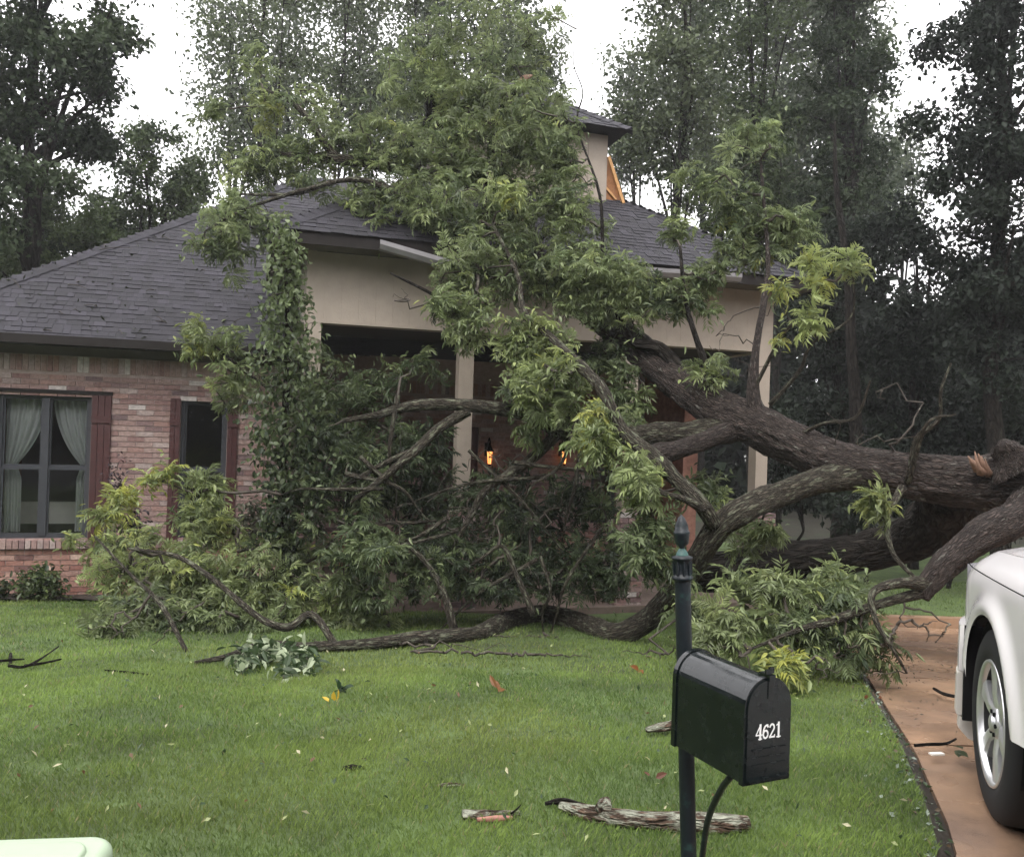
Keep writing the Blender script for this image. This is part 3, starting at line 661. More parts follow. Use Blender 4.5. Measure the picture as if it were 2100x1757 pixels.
bt('slender_tree', 'slim tree rising behind the roof tower', 1010, 24, -150, [(1000, 60, 110, 120, 0), (1080, 160, 60, 90, 0), (1000, -80, 120, 90, 0), (1130, 130, 40, 60, 0)], 16, .16, LG, r=.15, clump=.7)
bt('slender_tree', 'low sparse sapling by the left roof ridge', 480, 23, 230, [(470, 340, 60, 70, 0), (530, 370, 60, 50, 0), (560, 300, 60, 60, 0)], 12, .16, MG, r=.09, clump=.7)
bt('broadleaf_tree', 'grey green tree right of the tower with light showing through', 1400, 19, -160, [(1380, 80, 120, 130, 0), (1400, 220, 140, 110, 0), (1330, 290, 80, 90, 0), (1420, 350, 110, 80, 0), (1400, -80, 170, 100, 0), (1290, 220, 40, 60, 0)], 17, .17, LG, r=.19, clump=.6)
bt('broadleaf_tree', 'tall tree with open crown in the middle of the right side', 1560, 21, -170, [(1550, 60, 110, 130, 0), (1570, 230, 110, 120, 0), (1520, 350, 100, 90, 0), (1600, 420, 80, 70, 0), (1560, -90, 140, 100, 0)], 19, .17, MG, r=.20, clump=.6)
bt('broadleaf_tree', 'dark columnar tree left of the bright sky gap', 1735, 19.5, -170, [(1740, 60, 90, 120, 0), (1700, 190, 90, 120, 0), (1740, 330, 85, 110, 0), (1690, 440, 90, 80, 0), (1800, 130, 50, 70, 0), (1740, -90, 120, 100, 0)], 27, .17, DG, r=.24)
bt('evergreen_tree', 'towering black green tree at the right edge', 2060, 13.5, -260, [(2040, 60, 130, 150, 0), (2010, 250, 130, 150, 0), (2040, 430, 150, 150, 0), (2000, 600, 120, 120, 0), (2080, 720, 130, 160, 0), (2100, -150, 220, 170, 0), (2240, 300, 150, 400, 0)], 42, .15, BG, r=.26)
bt('evergreen_tree', 'dark tree below the sky gap, beside the right edge tower tree', 1880, 16.5, 470, [(1870, 480, 80, 90, 0), (1880, 620, 110, 110, 0), (1860, 770, 110, 110, 0), (1930, 860, 120, 110, 0)], 40, .16, BG, r=.18)
bt('evergreen_tree', 'dark tree right behind the porch corner', 1720, 17.5, 380, [(1730, 520, 90, 80, 0), (1680, 620, 90, 90, 0), (1740, 740, 110, 110, 0), (1680, 860, 100, 110, 0)], 40, .16, BG, r=.17)
bt('evergreen_tree', 'dark understorey tree low behind the trunk at far right', 2060, 15.5, 700, [(2050, 860, 140, 90, 0), (1980, 940, 120, 90, 0), (2200, 850, 150, 200, 0)], 38, .16, BG, r=.15)
bt('broadleaf_tree', 'dim tree seen over the right end of the porch roof', 1600, 23, 300, [(1590, 470, 110, 80, 0), (1500, 440, 90, 70, 0), (1640, 560, 90, 80, 0), (1800, 430, 80, 50, 2)], 34, .18, DG, r=.16)
for lab, u, Y, bl_ in (('low black green thicket right behind the porch end', 1640, 14.0, [(1640, 1000, 80, 80, 0), (1600, 920, 60, 70, .5)]), ('low black green thicket in the gap under the fallen trunk', 1790, 14.6, [(1780, 1020, 90, 75, 0), (1840, 950, 80, 60, 0)]), ('low dark thicket above the lawn strip by the truck', 1950, 14.2, [(1950, 1030, 100, 70, 0), (2060, 1000, 100, 90, 0)])):
    bt('evergreen_thicket', lab, u, Y, 960, bl_, 30, .15, BG, r=.07)
HZ = ((.07, .088, .062), (.14, .165, .105))  # haze of distance put into the leaf colours, greyer and lighter
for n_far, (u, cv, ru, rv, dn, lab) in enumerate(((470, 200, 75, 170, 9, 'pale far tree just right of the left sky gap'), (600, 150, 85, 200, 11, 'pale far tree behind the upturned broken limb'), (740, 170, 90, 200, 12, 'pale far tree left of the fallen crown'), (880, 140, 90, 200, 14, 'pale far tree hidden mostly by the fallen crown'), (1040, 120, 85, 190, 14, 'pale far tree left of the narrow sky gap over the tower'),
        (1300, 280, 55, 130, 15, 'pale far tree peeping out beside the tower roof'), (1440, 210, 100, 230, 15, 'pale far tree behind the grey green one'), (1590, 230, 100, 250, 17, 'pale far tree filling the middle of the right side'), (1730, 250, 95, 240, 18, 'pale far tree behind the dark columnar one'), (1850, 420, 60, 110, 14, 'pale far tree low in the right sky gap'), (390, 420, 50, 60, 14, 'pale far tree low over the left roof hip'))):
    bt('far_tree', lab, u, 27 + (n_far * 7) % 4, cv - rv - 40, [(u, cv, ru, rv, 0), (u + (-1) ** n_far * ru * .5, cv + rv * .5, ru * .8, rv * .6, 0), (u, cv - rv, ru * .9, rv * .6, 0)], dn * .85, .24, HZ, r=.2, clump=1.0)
# far wood behind the house; unseen rear arc added taller to cut low sky light
fw = MB(); n_ = 210000; ang = rng.uniform(-math.pi, math.pi, n_); back = np.abs(ang) > 1.25
rad = np.where(back, rng.uniform(23, 31, n_), rng.uniform(31, 39, n_)); hz = 9.0 + 2.5 * np.sin(ang * 9) + 1.6 * np.sin(ang * 23 + 1)
zz = -1 + rng.uniform(0, 1, n_) ** .9 * hz * np.where(back, 1.65, np.where(ang > .27, 1.25, .62))
scatter_leaves(fw, np.stack([np.sin(ang) * rad, np.cos(ang) * rad, zz], -1), .62, .42, np.array((.011, .017, .011)) + rng.uniform(0, 1, (n_, 1)) * np.array((.015, .022, .012)))
obj('far_wood_and_shade_arc', fw, m_leafb, kind='stuff', label='dim far woodland with a taller unseen arc added behind the viewer to shade the front')
# dark trunk seen in the right hand wood
q = P(1745, 950, 16.0); t = thing('bare_trunk', (q[0], 14, gz(14)), 'slim bare trunk standing in the dark wood behind the fallen trunk', 'tree')
t.location = (q[0], 16, gz(16)); V, Fq, su = tube([(q[0] - .05, 16, gz(16) - .1), P(1755, 900, 16), P(1745, 700, 16), P(1738, 560, 16), P(1715, 380, 16), P(1712, 250, 16)], [.13, .12, .10, .08, .05, .02], 8, 5, .1, 3)
obj('trunk', MB().add(V, Fq, suv=su), m_barkd, t, True, world=True)

# ------------------------------------------------------------------ the fallen tree
FT = P(2350, 1100, 6.9); FT[2] = gz(6.9)
ft = thing('fallen_tree', FT, 'huge uprooted tree lying across the driveway with its crown on the porch roof', 'tree')
def K(u, v, Y, dpx): return (P(u, v, Y), dpx * Y / F_PX / 2)
def KG(u, v, dpx):
    q = G(u, v + dpx * .35); r_ = dpx * q[1] / F_PX / 2; q[2] += r_ * .7; return (q, r_)
SK = []                                     # wood points that leaves may attach to
def limb(name, ks, mat, n=10, sub=6, rough=.10, seed=0, attach=True):
    p = [k[0] for k in ks]; r_ = [k[1] for k in ks]; V, Fq, su = tube(p, r_, n, sub, rough, seed, knots=0 if name == 'trunk' else len(ks))
    o_ = obj(name, MB().add(V, Fq, suv=su), mat, ft, True, world=True)
    if attach: SK.append(spline(p, r_, 6)[0])
    return o_
limb('trunk', [K(2500, 1120, 6.9, 230), K(2300, 1050, 6.9, 175), K(2180, 1000, 6.95, 145), K(2090, 990, 7.0, 122), K(1990, 988, 7.15, 100), K(1900, 980, 7.3, 92), K(1735, 952, 7.6, 88), K(1640, 916, 7.85, 86), K(1560, 877, 8.1, 86), K(1467, 836, 8.4, 84), K(1400, 788, 8.7, 72), K(1320, 725, 9.1, 64), K(1242, 661, 9.5, 58), K(1165, 605, 9.85, 58), K(1108, 562, 10.1, 50), K(1090, 500, 10.3, 42), K(1074, 452, 10.5, 30)], m_bark, 90, 22, .10, 1)
limb('broken_stub', [K(2085, 960, 6.85, 90), K(2066, 925, 6.8, 50), K(2054, 902, 6.8, 10)], m_bark, 24, 8, .28, 5, False)
for q in range(6): limb('splinter', [K(2030 - q * 5, 972 - q * 2, 6.9, 16), K(2024 - q * 6, 958 - (q % 3) * 5, 6.84, 9), K(2020 - q * 7, 940 - (q * 5 % 4) * 5, 6.82, 1.5)], m_splinter, 7, 3, .3, 70 + q, False)
limb('main_limb', [K(2200, 1005, 6.85, 92), K(2090, 1060, 6.6, 70), K(2010, 1102, 6.45, 64), K(1945, 1150, 6.35, 60), K(1905, 1195, 6.3, 46), K(1888, 1225, 6.3, 30)], m_bark, 22, 7, .18, 7)
limb('main_limb', [K(1960, 1010, 7.5, 105), K(1930, 1060, 8.2, 100), K(1850, 1115, 8.7, 84), K(1740, 1135, 9.0, 78), K(1600, 1150, 9.2, 76), K(1480, 1168, 9.3, 74), K(1380, 1180, 9.4, 60)], m_barkd, 20, 6, .12, 8)
limb('main_limb', [K(1830, 962, 7.45, 70), K(1730, 975, 7.5, 56), K(1600, 1012, 7.4, 48), K(1515, 1052, 7.35, 48), K(1452, 1112, 7.5, 48), K(1410, 1180, 7.75, 46), K(1335, 1262, 8.0, 48), KG(1262, 1300, 46), KG(1200, 1282, 44), KG(1120, 1262, 46), KG(1050, 1272, 40), KG(980, 1298, 34), KG(850, 1310, 28), KG(740, 1322, 23), KG(620, 1326, 19), KG(540, 1320, 16), KG(470, 1345, 13), KG(400, 1358, 8)], m_barkm, 18, 7, .13, 9)
limb('limb', [K(1500, 880, 8.25, 56), K(1400, 888, 8.3, 46), K(1300, 893, 8.4, 38), K(1220, 898, 8.5, 37), K(1150, 882, 8.6, 36), K(1095, 855, 8.6, 32), K(1040, 842, 8.6, 29), K(950, 830, 8.6, 26), K(850, 832, 8.6, 22), K(780, 850, 8.6, 17), K(700, 864, 8.6, 10)], m_barkm, 14, 6, .12, 10)
limb('limb', [K(960, 842, 8.6, 22), K(900, 880, 8.5, 20), K(850, 925, 8.4, 19), K(785, 980, 8.3, 15), K(720, 1030, 8.2, 7)], m_barkm, 12, 6, .12, 11)
limb('limb', [K(850, 922, 8.4, 13), K(790, 950, 8.45, 12), K(700, 1000, 8.5, 6)], m_barkm, 8, 5, .1, 12)
limb('limb', [K(1150, 885, 8.6, 24), K(1080, 950, 8.5, 21), K(1000, 1000, 8.4, 16), K(970, 1050, 8.4, 12), K(930, 1120, 8.4, 7)], m_barkm, 10, 6, .12, 13)
limb('limb', [K(1520, 876, 8.2, 46), K(1440, 905, 8.1, 38), K(1370, 928, 8.0, 36), K(1310, 935, 7.9, 33), K(1280, 950, 7.85, 28)], m_bark, 14, 6, .14, 14)
limb('broken_stub', [K(1284, 945, 7.85, 30), K(1268, 940, 7.8, 16)], m_splinter, 9, 3, .3, 15, False)
limb('limb', [K(1465, 1075, 7.35, 34), K(1440, 1035, 7.3, 32), K(1380, 978, 7.4, 30), K(1325, 925, 7.5, 29), K(1275, 880, 7.6, 27), K(1235, 800, 7.8, 24), K(1190, 752, 8.0, 22), K(1130, 692, 8.3, 17), K(1075, 640, 8.6, 13), K(1060, 560, 8.9, 9), K(1010, 460, 9.4, 6)], m_barkm, 12, 7, .10, 16)
limb('limb', [K(1450, 1045, 7.28, 20), K(1400, 1022, 7.2, 13), K(1345, 1008, 7.1, 7)], m_barkm, 8, 5, .1, 17)
limb('limb', [K(1108, 560, 10.1, 44), K(1060, 470, 10.5, 40), K(1000, 390, 10.9, 36), K(930, 300, 11.2, 32), K(890, 240, 11.4, 24), K(870, 150, 11.6, 12)], m_barkd, 12, 6, .1, 18)
limb('limb', [K(1060, 470, 10.5, 26), K(1010, 320, 10.9, 22), K(1040, 215, 11.0, 18), K(1075, 165, 11.0, 13)], m_barkd, 10, 6, .1, 19)
limb('broken_stub', [K(1066, 172, 11.0, 19), K(1080, 160, 11.0, 15), K(1092, 155, 11.0, 3)], m_splinter, 8, 3, .25, 20, False)
limb('broken_stub', [K(1084, 470, 10.4, 22), K(1076, 450, 10.4, 17), K(1072, 440, 10.4, 6)], m_splinter, 8, 3, .3, 21, False)
limb('limb', [K(1000, 400, 10.6, 26), K(880, 360, 10.5, 25), K(765, 335, 10.4, 24), K(680, 326, 10.4, 22), K(610, 322, 10.4, 18), K(550, 314, 10.4, 10)], m_barkm, 12, 6, .12, 22)
limb('limb', [K(690, 327, 10.4, 18), K(655, 280, 10.4, 15), K(630, 240, 10.4, 13), K(590, 205, 10.4, 9), K(540, 183, 10.4, 5)], m_barkm, 10, 6, .1, 23)
limb('limb', [K(860, 430, 10.0, 18), K(770, 375, 10.0, 14), K(690, 372, 10.0, 11), K(600, 398, 9.9, 8), K(465, 398, 9.9, 4)], m_barkm, 8, 6, .1, 24)
limb('limb', [K(690, 372, 10.0, 10), K(570, 405, 9.8, 8), K(480, 440, 9.6, 6), K(420, 475, 9.5, 4)], m_barkm, 8, 6, .1, 25)
limb('limb', [K(1560, 860, 8.1, 40), K(1545, 810, 8.1, 26), K(1550, 720, 8.2, 17), K(1565, 630, 8.4, 14), K(1575, 540, 8.6, 11), K(1568, 440, 8.8, 8), K(1560, 330, 9.0, 5)], m_bark, 10, 6, .12, 26)
limb('limb', [K(1470, 810, 8.4, 22), K(1430, 700, 8.5, 12), K(1405, 610, 8.6, 9), K(1395, 505, 8.7, 6)], m_barkd, 8, 6, .1, 27)
limb('limb', [K(1400, 770, 8.7, 34), K(1350, 715, 8.8, 26), K(1290, 690, 8.9, 16), K(1240, 560, 9.2, 10), K(1230, 400, 9.6, 6), K(1184, 260, 10.2, 4), K(1195, 190, 10.3, 3), K(1176, 130, 10.4, 2), K(1182, 60, 10.4, 1)], m_barkd, 8, 6, .1, 28)
limb('limb', [K(690, 1325, 7.1, 15), K(640, 1260, 7.3, 14), K(590, 1285, 7.2, 15), K(530, 1265, 7.2, 13), K(440, 1190, 7.4, 11), K(360, 1140, 7.6, 9), K(265, 1125, 7.8, 5)], m_barkm, 9, 6, .1, 29)
limb('limb', [K(390, 1350, 6.6, 10), K(330, 1240, 6.9, 9), K(270, 1180, 7.1, 7), K(195, 1100, 7.4, 4)], m_barkm, 8, 6, .1, 30)
limb('limb', [K(930, 1290, 7.9, 17), K(910, 1215, 8.0, 14), K(870, 1150, 8.1, 12), K(820, 1112, 8.2, 9), K(760, 1108, 8.3, 5)], m_barkm, 9, 6, .1, 31)
limb('limb', [K(1095, 1262, 8.2, 15), K(1060, 1180, 8.3, 12), K(1030, 1120, 8.4, 8), K(980, 1150, 8.4, 6), K(930, 1180, 8.4, 4)], m_barkm, 8, 6, .1, 32)
limb('limb', [K(1900, 1195, 6.3, 26), K(1840, 1195, 6.2, 20), K(1790, 1215, 6.1, 16), K(1795, 1270, 6.0, 12), K(1830, 1330, 5.9, 8), K(1860, 1380, 5.9, 5)], m_barkm, 9, 6, .1, 33)
limb('limb', [K(1890, 1215, 6.3, 24), K(1800, 1240, 6.2, 20), K(1700, 1275, 6.1, 18), K(1640, 1290, 6.0, 12), K(1540, 1330, 5.9, 6)], m_barkm, 9, 6, .1, 34)
limb('limb', [K(1680, 1150, 9.1, 60), K(1685, 1210, 8.9, 46), K(1680, 1262, 8.7, 36)], m_barkd, 10, 5, .2, 35)
limb('limb', [K(1870, 960, 7.2, 16), K(1880, 900, 7.1, 12), K(1925, 860, 7.0, 8), K(1930, 800, 6.9, 6), K(1950, 745, 6.9, 4)], m_barkm, 7, 6, .12, 36, False)
limb('limb', [K(1860, 990, 7.2, 16), K(1900, 870, 6.9, 8), K(1960, 850, 6.9, 4)], m_barkm, 7, 6, .12, 37, False)
limb('limb', [K(1850, 1000, 7.1, 18), K(1820, 1060, 6.9, 14), K(1830, 1130, 6.7, 10), K(1880, 1190, 6.5, 8)], m_barkm, 7, 6, .12, 38)
limb('limb', [K(1580, 830, 8.0, 10), K(1640, 760, 7.8, 8), K(1665, 705, 7.7, 6), K(1745, 650, 7.6, 4), K(1750, 560, 7.5, 3)], m_barkm, 7, 6, .12, 39)
limb('limb', [K(1630, 895, 7.8, 9), K(1690, 868, 7.6, 7), K(1755, 855, 7.5, 6), K(1785, 780, 7.4, 4)], m_barkm, 7, 6, .12, 40, False)
limb('limb', [K(1545, 800, 8.1, 9), K(1610, 680, 7.9, 7), K(1655, 660, 7.8, 5)], m_barkm, 7, 6, .12, 41)
limb('limb', [K(940, 640, 8.9, 9), K(880, 600, 8.9, 7), K(800, 560, 8.9, 4)], m_barkd, 7, 6, .12, 42, False)
limb('limb', [K(700, 900, 9.2, 10), K(600, 830, 9.4, 8), K(500, 760, 9.5, 6), K(420, 690, 9.5, 4)], m_barkd, 7, 6, .1, 43)

for q in range(16):      # thin broken branches criss-crossing before the porch
    u, v, Y = rng.uniform(680, 1260), rng.uniform(920, 1230), rng.uniform(8.0, 8.6); a_ = rng.uniform(0, math.pi); L_ = rng.uniform(70, 160)
    du, dv = math.cos(a_) * L_, math.sin(a_) * L_; k_ = rng.uniform(-.25, .25)
    limb('limb', [K(u - du, v - dv, Y, rng.uniform(7, 12)), K(u - dv * k_, v + du * k_, Y - .1, 7), K(u + du * .6, v + dv * .6, Y, 5), K(u + du, v + dv + 12, Y + .1, 3)], m_barkm, 7, 6, .12, 60 + q)
def rosette_tpl(seed):
    rs = np.random.default_rng(seed); V = []; Fl = []; S = []
    nl = rs.integers(6, 9)
    for q in range(nl):
        az = q / nl * 2 * math.pi + rs.normal(0, .25); el = rs.uniform(-.15, 1.0); Ln = rs.uniform(.8, 1.15)
        pr = []; p = np.zeros(3)
        for k in range(7):
            d_ = np.array([math.cos(az) * math.cos(el), math.sin(az) * math.cos(el), math.sin(el)]); pr.append((p.copy(), d_)); p = p + d_ * Ln / 6; el -= rs.uniform(.12, .26)
        sh = rs.uniform(.75, 1.2)
        def leaflet(b, d_, L, Wd):
            s_ = np.cross(d_, (0, 0, 1)); s_ /= np.linalg.norm(s_) + 1e-9; n_ = np.cross(s_, d_); k = len(V)
            tip = b + d_ * L - np.array([0, 0, .18 * L]); m = b + d_ * L * .42
            V.extend([b, m + s_ * Wd + n_ * .03, tip, m - s_ * Wd + n_ * .03]); S.extend([sh] * 4); Fl.extend([[k, k + 1, k + 2], [k, k + 2, k + 3]])
        for k in range(1, 7):
            b, d_ = pr[k]; s_ = np.cross(d_, (0, 0, 1)); s_ /= np.linalg.norm(s_) + 1e-9
            for sg in (-1, 1):
                dd = d_ * .62 + sg * s_ * .78 + rs.normal(0, .1, 3); leaflet(b, dd / np.linalg.norm(dd), rs.uniform(.40, .62), rs.uniform(.045, .07))
        leaflet(pr[6][0], pr[6][1], .5, .06)
    return np.array(V), np.array(Fl), np.array(S)
ROS = [rosette_tpl(100 + q) for q in range(8)]
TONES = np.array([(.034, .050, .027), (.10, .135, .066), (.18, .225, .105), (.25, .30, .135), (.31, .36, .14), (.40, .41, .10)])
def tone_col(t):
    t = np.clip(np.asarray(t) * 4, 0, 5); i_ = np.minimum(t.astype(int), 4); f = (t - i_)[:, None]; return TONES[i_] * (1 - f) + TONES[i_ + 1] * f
def put_rosettes(mbk, pos, size, tone, rs=rng):
    n_ = len(pos); which = rs.integers(0, len(ROS), n_); col = tone_col(np.clip(tone + rs.normal(.04, .17, n_), 0, 1.25))
    for kind in range(len(ROS)):
        ix = np.where(which == kind)[0]
        if not len(ix): continue
        V, Fl, S = ROS[kind]; az = rs.uniform(0, 6.283, len(ix)); ti = rs.normal(0, .85, len(ix)); sc = size * rs.uniform(.55, 1.45, len(ix))
        c, s = np.cos(az), np.sin(az); ct, st = np.cos(ti), np.sin(ti)
        x = V[:, 0][None] * ct[:, None] + V[:, 2][None] * st[:, None]; z_ = -V[:, 0][None] * st[:, None] + V[:, 2][None] * ct[:, None]; y = np.repeat(V[:, 1][None], len(ix), 0)
        X = np.stack([x * c[:, None] - y * s[:, None], x * s[:, None] + y * c[:, None], z_], -1) * sc[:, None, None] + pos[ix][:, None]
        Fq = Fl[None] + (np.arange(len(ix)) * len(V))[:, None, None]
        C = np.clip(col[ix][:, None] * (S[None, :, None] * rs.uniform(.8, 1.2, (len(ix), 1, 1))), 0, 1)
        mbk.add(X.reshape(-1, 3), Fq.reshape(-1, 3), C.reshape(-1, 3))
CL = [  # u, v, ru, rv, Y, count, tone   (crown on the roof)
 ('roof', [(1010, 110, 140, 120, 11, 62, .45), (930, 70, 90, 80, 11.2, 28, .5), (1090, 90, 70, 100, 11.2, 28, .4), (950, 220, 90, 80, 10.9, 40, .5), (1060, 290, 110, 100, 10.4, 100, .42), (1150, 340, 60, 120, 10.1, 70, .35), (830, 330, 110, 70, 10.4, 75, .45), (700, 300, 110, 60, 10.5, 45, .45), (620, 350, 90, 50, 10.4, 40, .45), (530, 340, 60, 45, 10.4, 22, .4), (545, 215, 45, 45, 10.4, 16, .7), (520, 130, 40, 50, 10.6, 6, .5), (460, 490, 70, 70, 9.6, 42, .42), (520, 450, 50, 60, 9.7, 22, .35), (860, 430, 110, 70, 10.0, 75, .42), (1000, 450, 100, 90, 9.7, 85, .45), (1180, 470, 70, 120, 9.6, 75, .42), (760, 400, 70, 30, 10.1, 22, .45), (990, 320, 80, 70, 10.6, 50, .42), (650, 210, 70, 60, 10.6, 12, .5), (760, 250, 80, 60, 10.6, 18, .48), (600, 290, 60, 40, 10.4, 12, .5), (840, 140, 70, 80, 11.2, 22, .48), (470, 420, 50, 40, 9.8, 12, .48), (430, 230, 20, 30, 10.4, 4, .5), (910, 300, 60, 60, 10.7, 30, .42), (1090, 220, 70, 60, 10.8, 34, .42), (1000, 200, 90, 60, 10.9, 34, .45), (1120, 420, 60, 60, 10.0, 26, .42), (890, 160, 60, 80, 11.3, 30, .45)]),
 ('porch', [(1035, 400, 45, 30, 9.2, 12, .85), (960, 560, 60, 70, 9.1, 45, .5), (1230, 590, 100, 70, 9.0, 75, .5), (1310, 610, 70, 60, 8.9, 38, .48), (940, 635, 60, 50, 8.8, 34, .55), (1090, 700, 70, 50, 8.5, 45, .62), (1130, 790, 80, 70, 8.2, 60, .66), (1060, 770, 45, 60, 8.4, 22, .5), (1225, 890, 55, 55, 7.7, 34, .72), (1160, 560, 70, 70, 9.3, 40, .45), (1060, 560, 60, 60, 9.3, 30, .45), (1250, 740, 60, 60, 9.3, 24, .25), (1290, 800, 40, 70, 8.9, 22, .35), (1300, 900, 30, 40, 8.6, 8, .4), (760, 790, 100, 70, 9.3, 26, .25), (870, 740, 50, 40, 9.2, 8, .4), (960, 690, 40, 30, 8.8, 8, .5)]),
 ('right_upper', [(1500, 430, 70, 70, 9, 30, .42), (1430, 370, 45, 35, 9, 12, .5), (1545, 300, 55, 55, 9, 18, .42), (1610, 460, 65, 45, 8.9, 26, .42), (1530, 520, 80, 50, 8.9, 32, .42), (1390, 620, 70, 45, 8.8, 26, .45), (1450, 560, 50, 45, 8.9, 16, .4), (1668, 560, 26, 42, 7.5, 5, .85), (1745, 548, 18, 26, 7.5, 3, .85), (1662, 662, 22, 26, 7.6, 4, .85), (1600, 600, 12, 10, 7.9, 2, .95), (1455, 760, 45, 30, 8.3, 10, .5), (1560, 470, 60, 80, 9, 16, .4), (1385, 470, 20, 30, 9, 5, .5), (1600, 700, 14, 10, 7.9, 1, .8)]),
 ('left_low', [(350, 1190, 140, 90, 7.7, 120, .66), (500, 1220, 140, 80, 7.5, 115, .58), (600, 1160, 90, 80, 7.9, 55, .5), (265, 1130, 70, 50, 8, 36, .78), (440, 1090, 80, 50, 8.3, 36, .66), (225, 1050, 22, 36, 8.2, 7, .95), (310, 985, 18, 14, 8.3, 2, 1.0), (270, 1015, 22, 12, 8.3, 2, .95), (350, 968, 10, 18, 8.3, 2, .8), (425, 990, 35, 35, 8.4, 9, .66), (700, 1220, 80, 60, 7.7, 42, .56), (300, 1270, 100, 50, 7.1, 45, .45), (450, 1290, 100, 40, 7.1, 40, .45), (230, 1320, 35, 30, 6.6, 8, .5), (150, 1110, 20, 12, 8, 2, .85), (760, 1280, 60, 30, 7.6, 16, .6), (420, 690, 65, 35, 9.5, 24, .62), (490, 790, 55, 60, 9.6, 26, .5), (640, 800, 70, 120, 9.7, 55, .36), (420, 1050, 60, 40, 8.4, 14, .5)]),
 ('centre_low', [(660, 1000, 100, 120, 8.7, 75, .3), (850, 1010, 140, 110, 9.2, 75, .12), (1000, 1130, 140, 80, 9.0, 62, .15), (880, 1150, 110, 80, 8.5, 60, .25), (750, 1140, 90, 80, 8.1, 52, .42), (1120, 1080, 90, 90, 9.3, 40, .12), (1310, 985, 52, 52, 7.2, 34, .74), (1325, 1090, 55, 80, 7.3, 36, .52), (1360, 1170, 60, 50, 7.4, 22, .4), (1230, 1180, 90, 60, 8.6, 30, .2), (800, 900, 90, 60, 9.2, 30, .25), (700, 900, 70, 80, 9.3, 30, .3), (1090, 890, 30, 20, 8.4, 3, .6), (1440, 1000, 40, 30, 8.3, 8, .45), (820, 1230, 90, 40, 8.1, 26, .4), (1000, 1020, 130, 90, 9.3, 46, .12), (1130, 1170, 120, 60, 8.9, 46, .18), (1000, 1210, 120, 40, 8.6, 34, .22), (1180, 1010, 80, 80, 9.2, 30, .15), (930, 900, 90, 60, 9.3, 26, .15), (760, 980, 110, 90, 9.0, 46, .2), (1260, 1120, 60, 60, 8.8, 22, .25)]),  # low tones here carry the shade before the porch in the leaf colour
 ('right_low', [(1560, 1220, 95, 55, 6.3, 46, .64), (1480, 1290, 55, 45, 6.0, 24, .7), (1640, 1290, 75, 50, 6.2, 32, .5), (1740, 1250, 75, 75, 6.4, 38, .45), (1605, 1372, 22, 22, 5.7, 6, 1.05), (1770, 1330, 60, 45, 6.2, 20, .4), (1525, 1110, 45, 35, 8, 10, .5), (1800, 1035, 22, 32, 6.8, 5, .8), (1430, 1250, 40, 40, 6.4, 12, .55), (1700, 1190, 50, 25, 6.5, 8, .7), (1560, 1095, 30, 25, 7.8, 5, .6)])]
skel = np.vstack(SK)
for nm, cl in CL:
    pos, ton = [], []
    for (u, v, ru, rv, Y, n_, tn) in cl:
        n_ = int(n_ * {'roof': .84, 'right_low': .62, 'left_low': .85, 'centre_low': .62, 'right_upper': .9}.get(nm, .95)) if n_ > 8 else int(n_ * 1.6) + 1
        tn += {'roof': .10, 'porch': .06, 'left_low': .08, 'right_upper': .04, 'centre_low': -.06}.get(nm, 0)  # centre_low leaves coloured darker still to stand in for shade
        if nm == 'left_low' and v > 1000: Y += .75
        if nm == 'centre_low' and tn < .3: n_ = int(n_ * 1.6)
        k_sp = 1.12 if n_ > 10 else 1.0
        q = px_ellipsoid(u, v, ru * k_sp, rv * k_sp, Y, n_, shell=.55, depth=.9); pos.append(q); ton.append(np.full(n_, tn))
    pos = np.vstack(pos); ton = np.concatenate(ton)
    dv_ = pos - CAMP; zc_ = dv_ @ FW; pu, pv = CX + F_PX * (dv_ @ RT) / zc_, CY - F_PX * (dv_ @ UP) / zc_
    bare_ = ((pu > 918) & (pu < 992) & (pv > 705) & (pv < 965)) | (np.hypot(pu - 1157, pv - 945) < 42) | (np.hypot(pu - 1003, pv - 950) < 30) | ((pu > 780) & (pu < 1330) & (pv > 1225) & (rng.uniform(0, 1, len(pu)) < .85)) | ((pu > 660) & (pu < 930) & (pv > 665) & (pv < 745) & (rng.uniform(0, 1, len(pu)) < .8))
    pos, ton = pos[~bare_], ton[~bare_]; pos[:, 2] = np.maximum(pos[:, 2], gz(pos[:, 1]) + .12)
    tw = MB(); twigs(tw, skel, pos - np.array([0, 0, .02]), .0036, .16, 4, .018); obj('twigs', tw, m_twig, ft, True, world=True, kind='stuff')
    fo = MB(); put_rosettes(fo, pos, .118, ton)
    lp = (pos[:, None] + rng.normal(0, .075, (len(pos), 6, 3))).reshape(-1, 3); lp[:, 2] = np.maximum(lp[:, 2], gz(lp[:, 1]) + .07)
    lc = tone_col(np.clip(np.repeat(ton, 6) + rng.normal(.02, .2, len(lp)), 0, 1.2)); scatter_leaves(fo, lp, .088, .03, lc, 'ovate', .45); obj('foliage', fo, m_leaf, ft, world=True, kind='stuff')
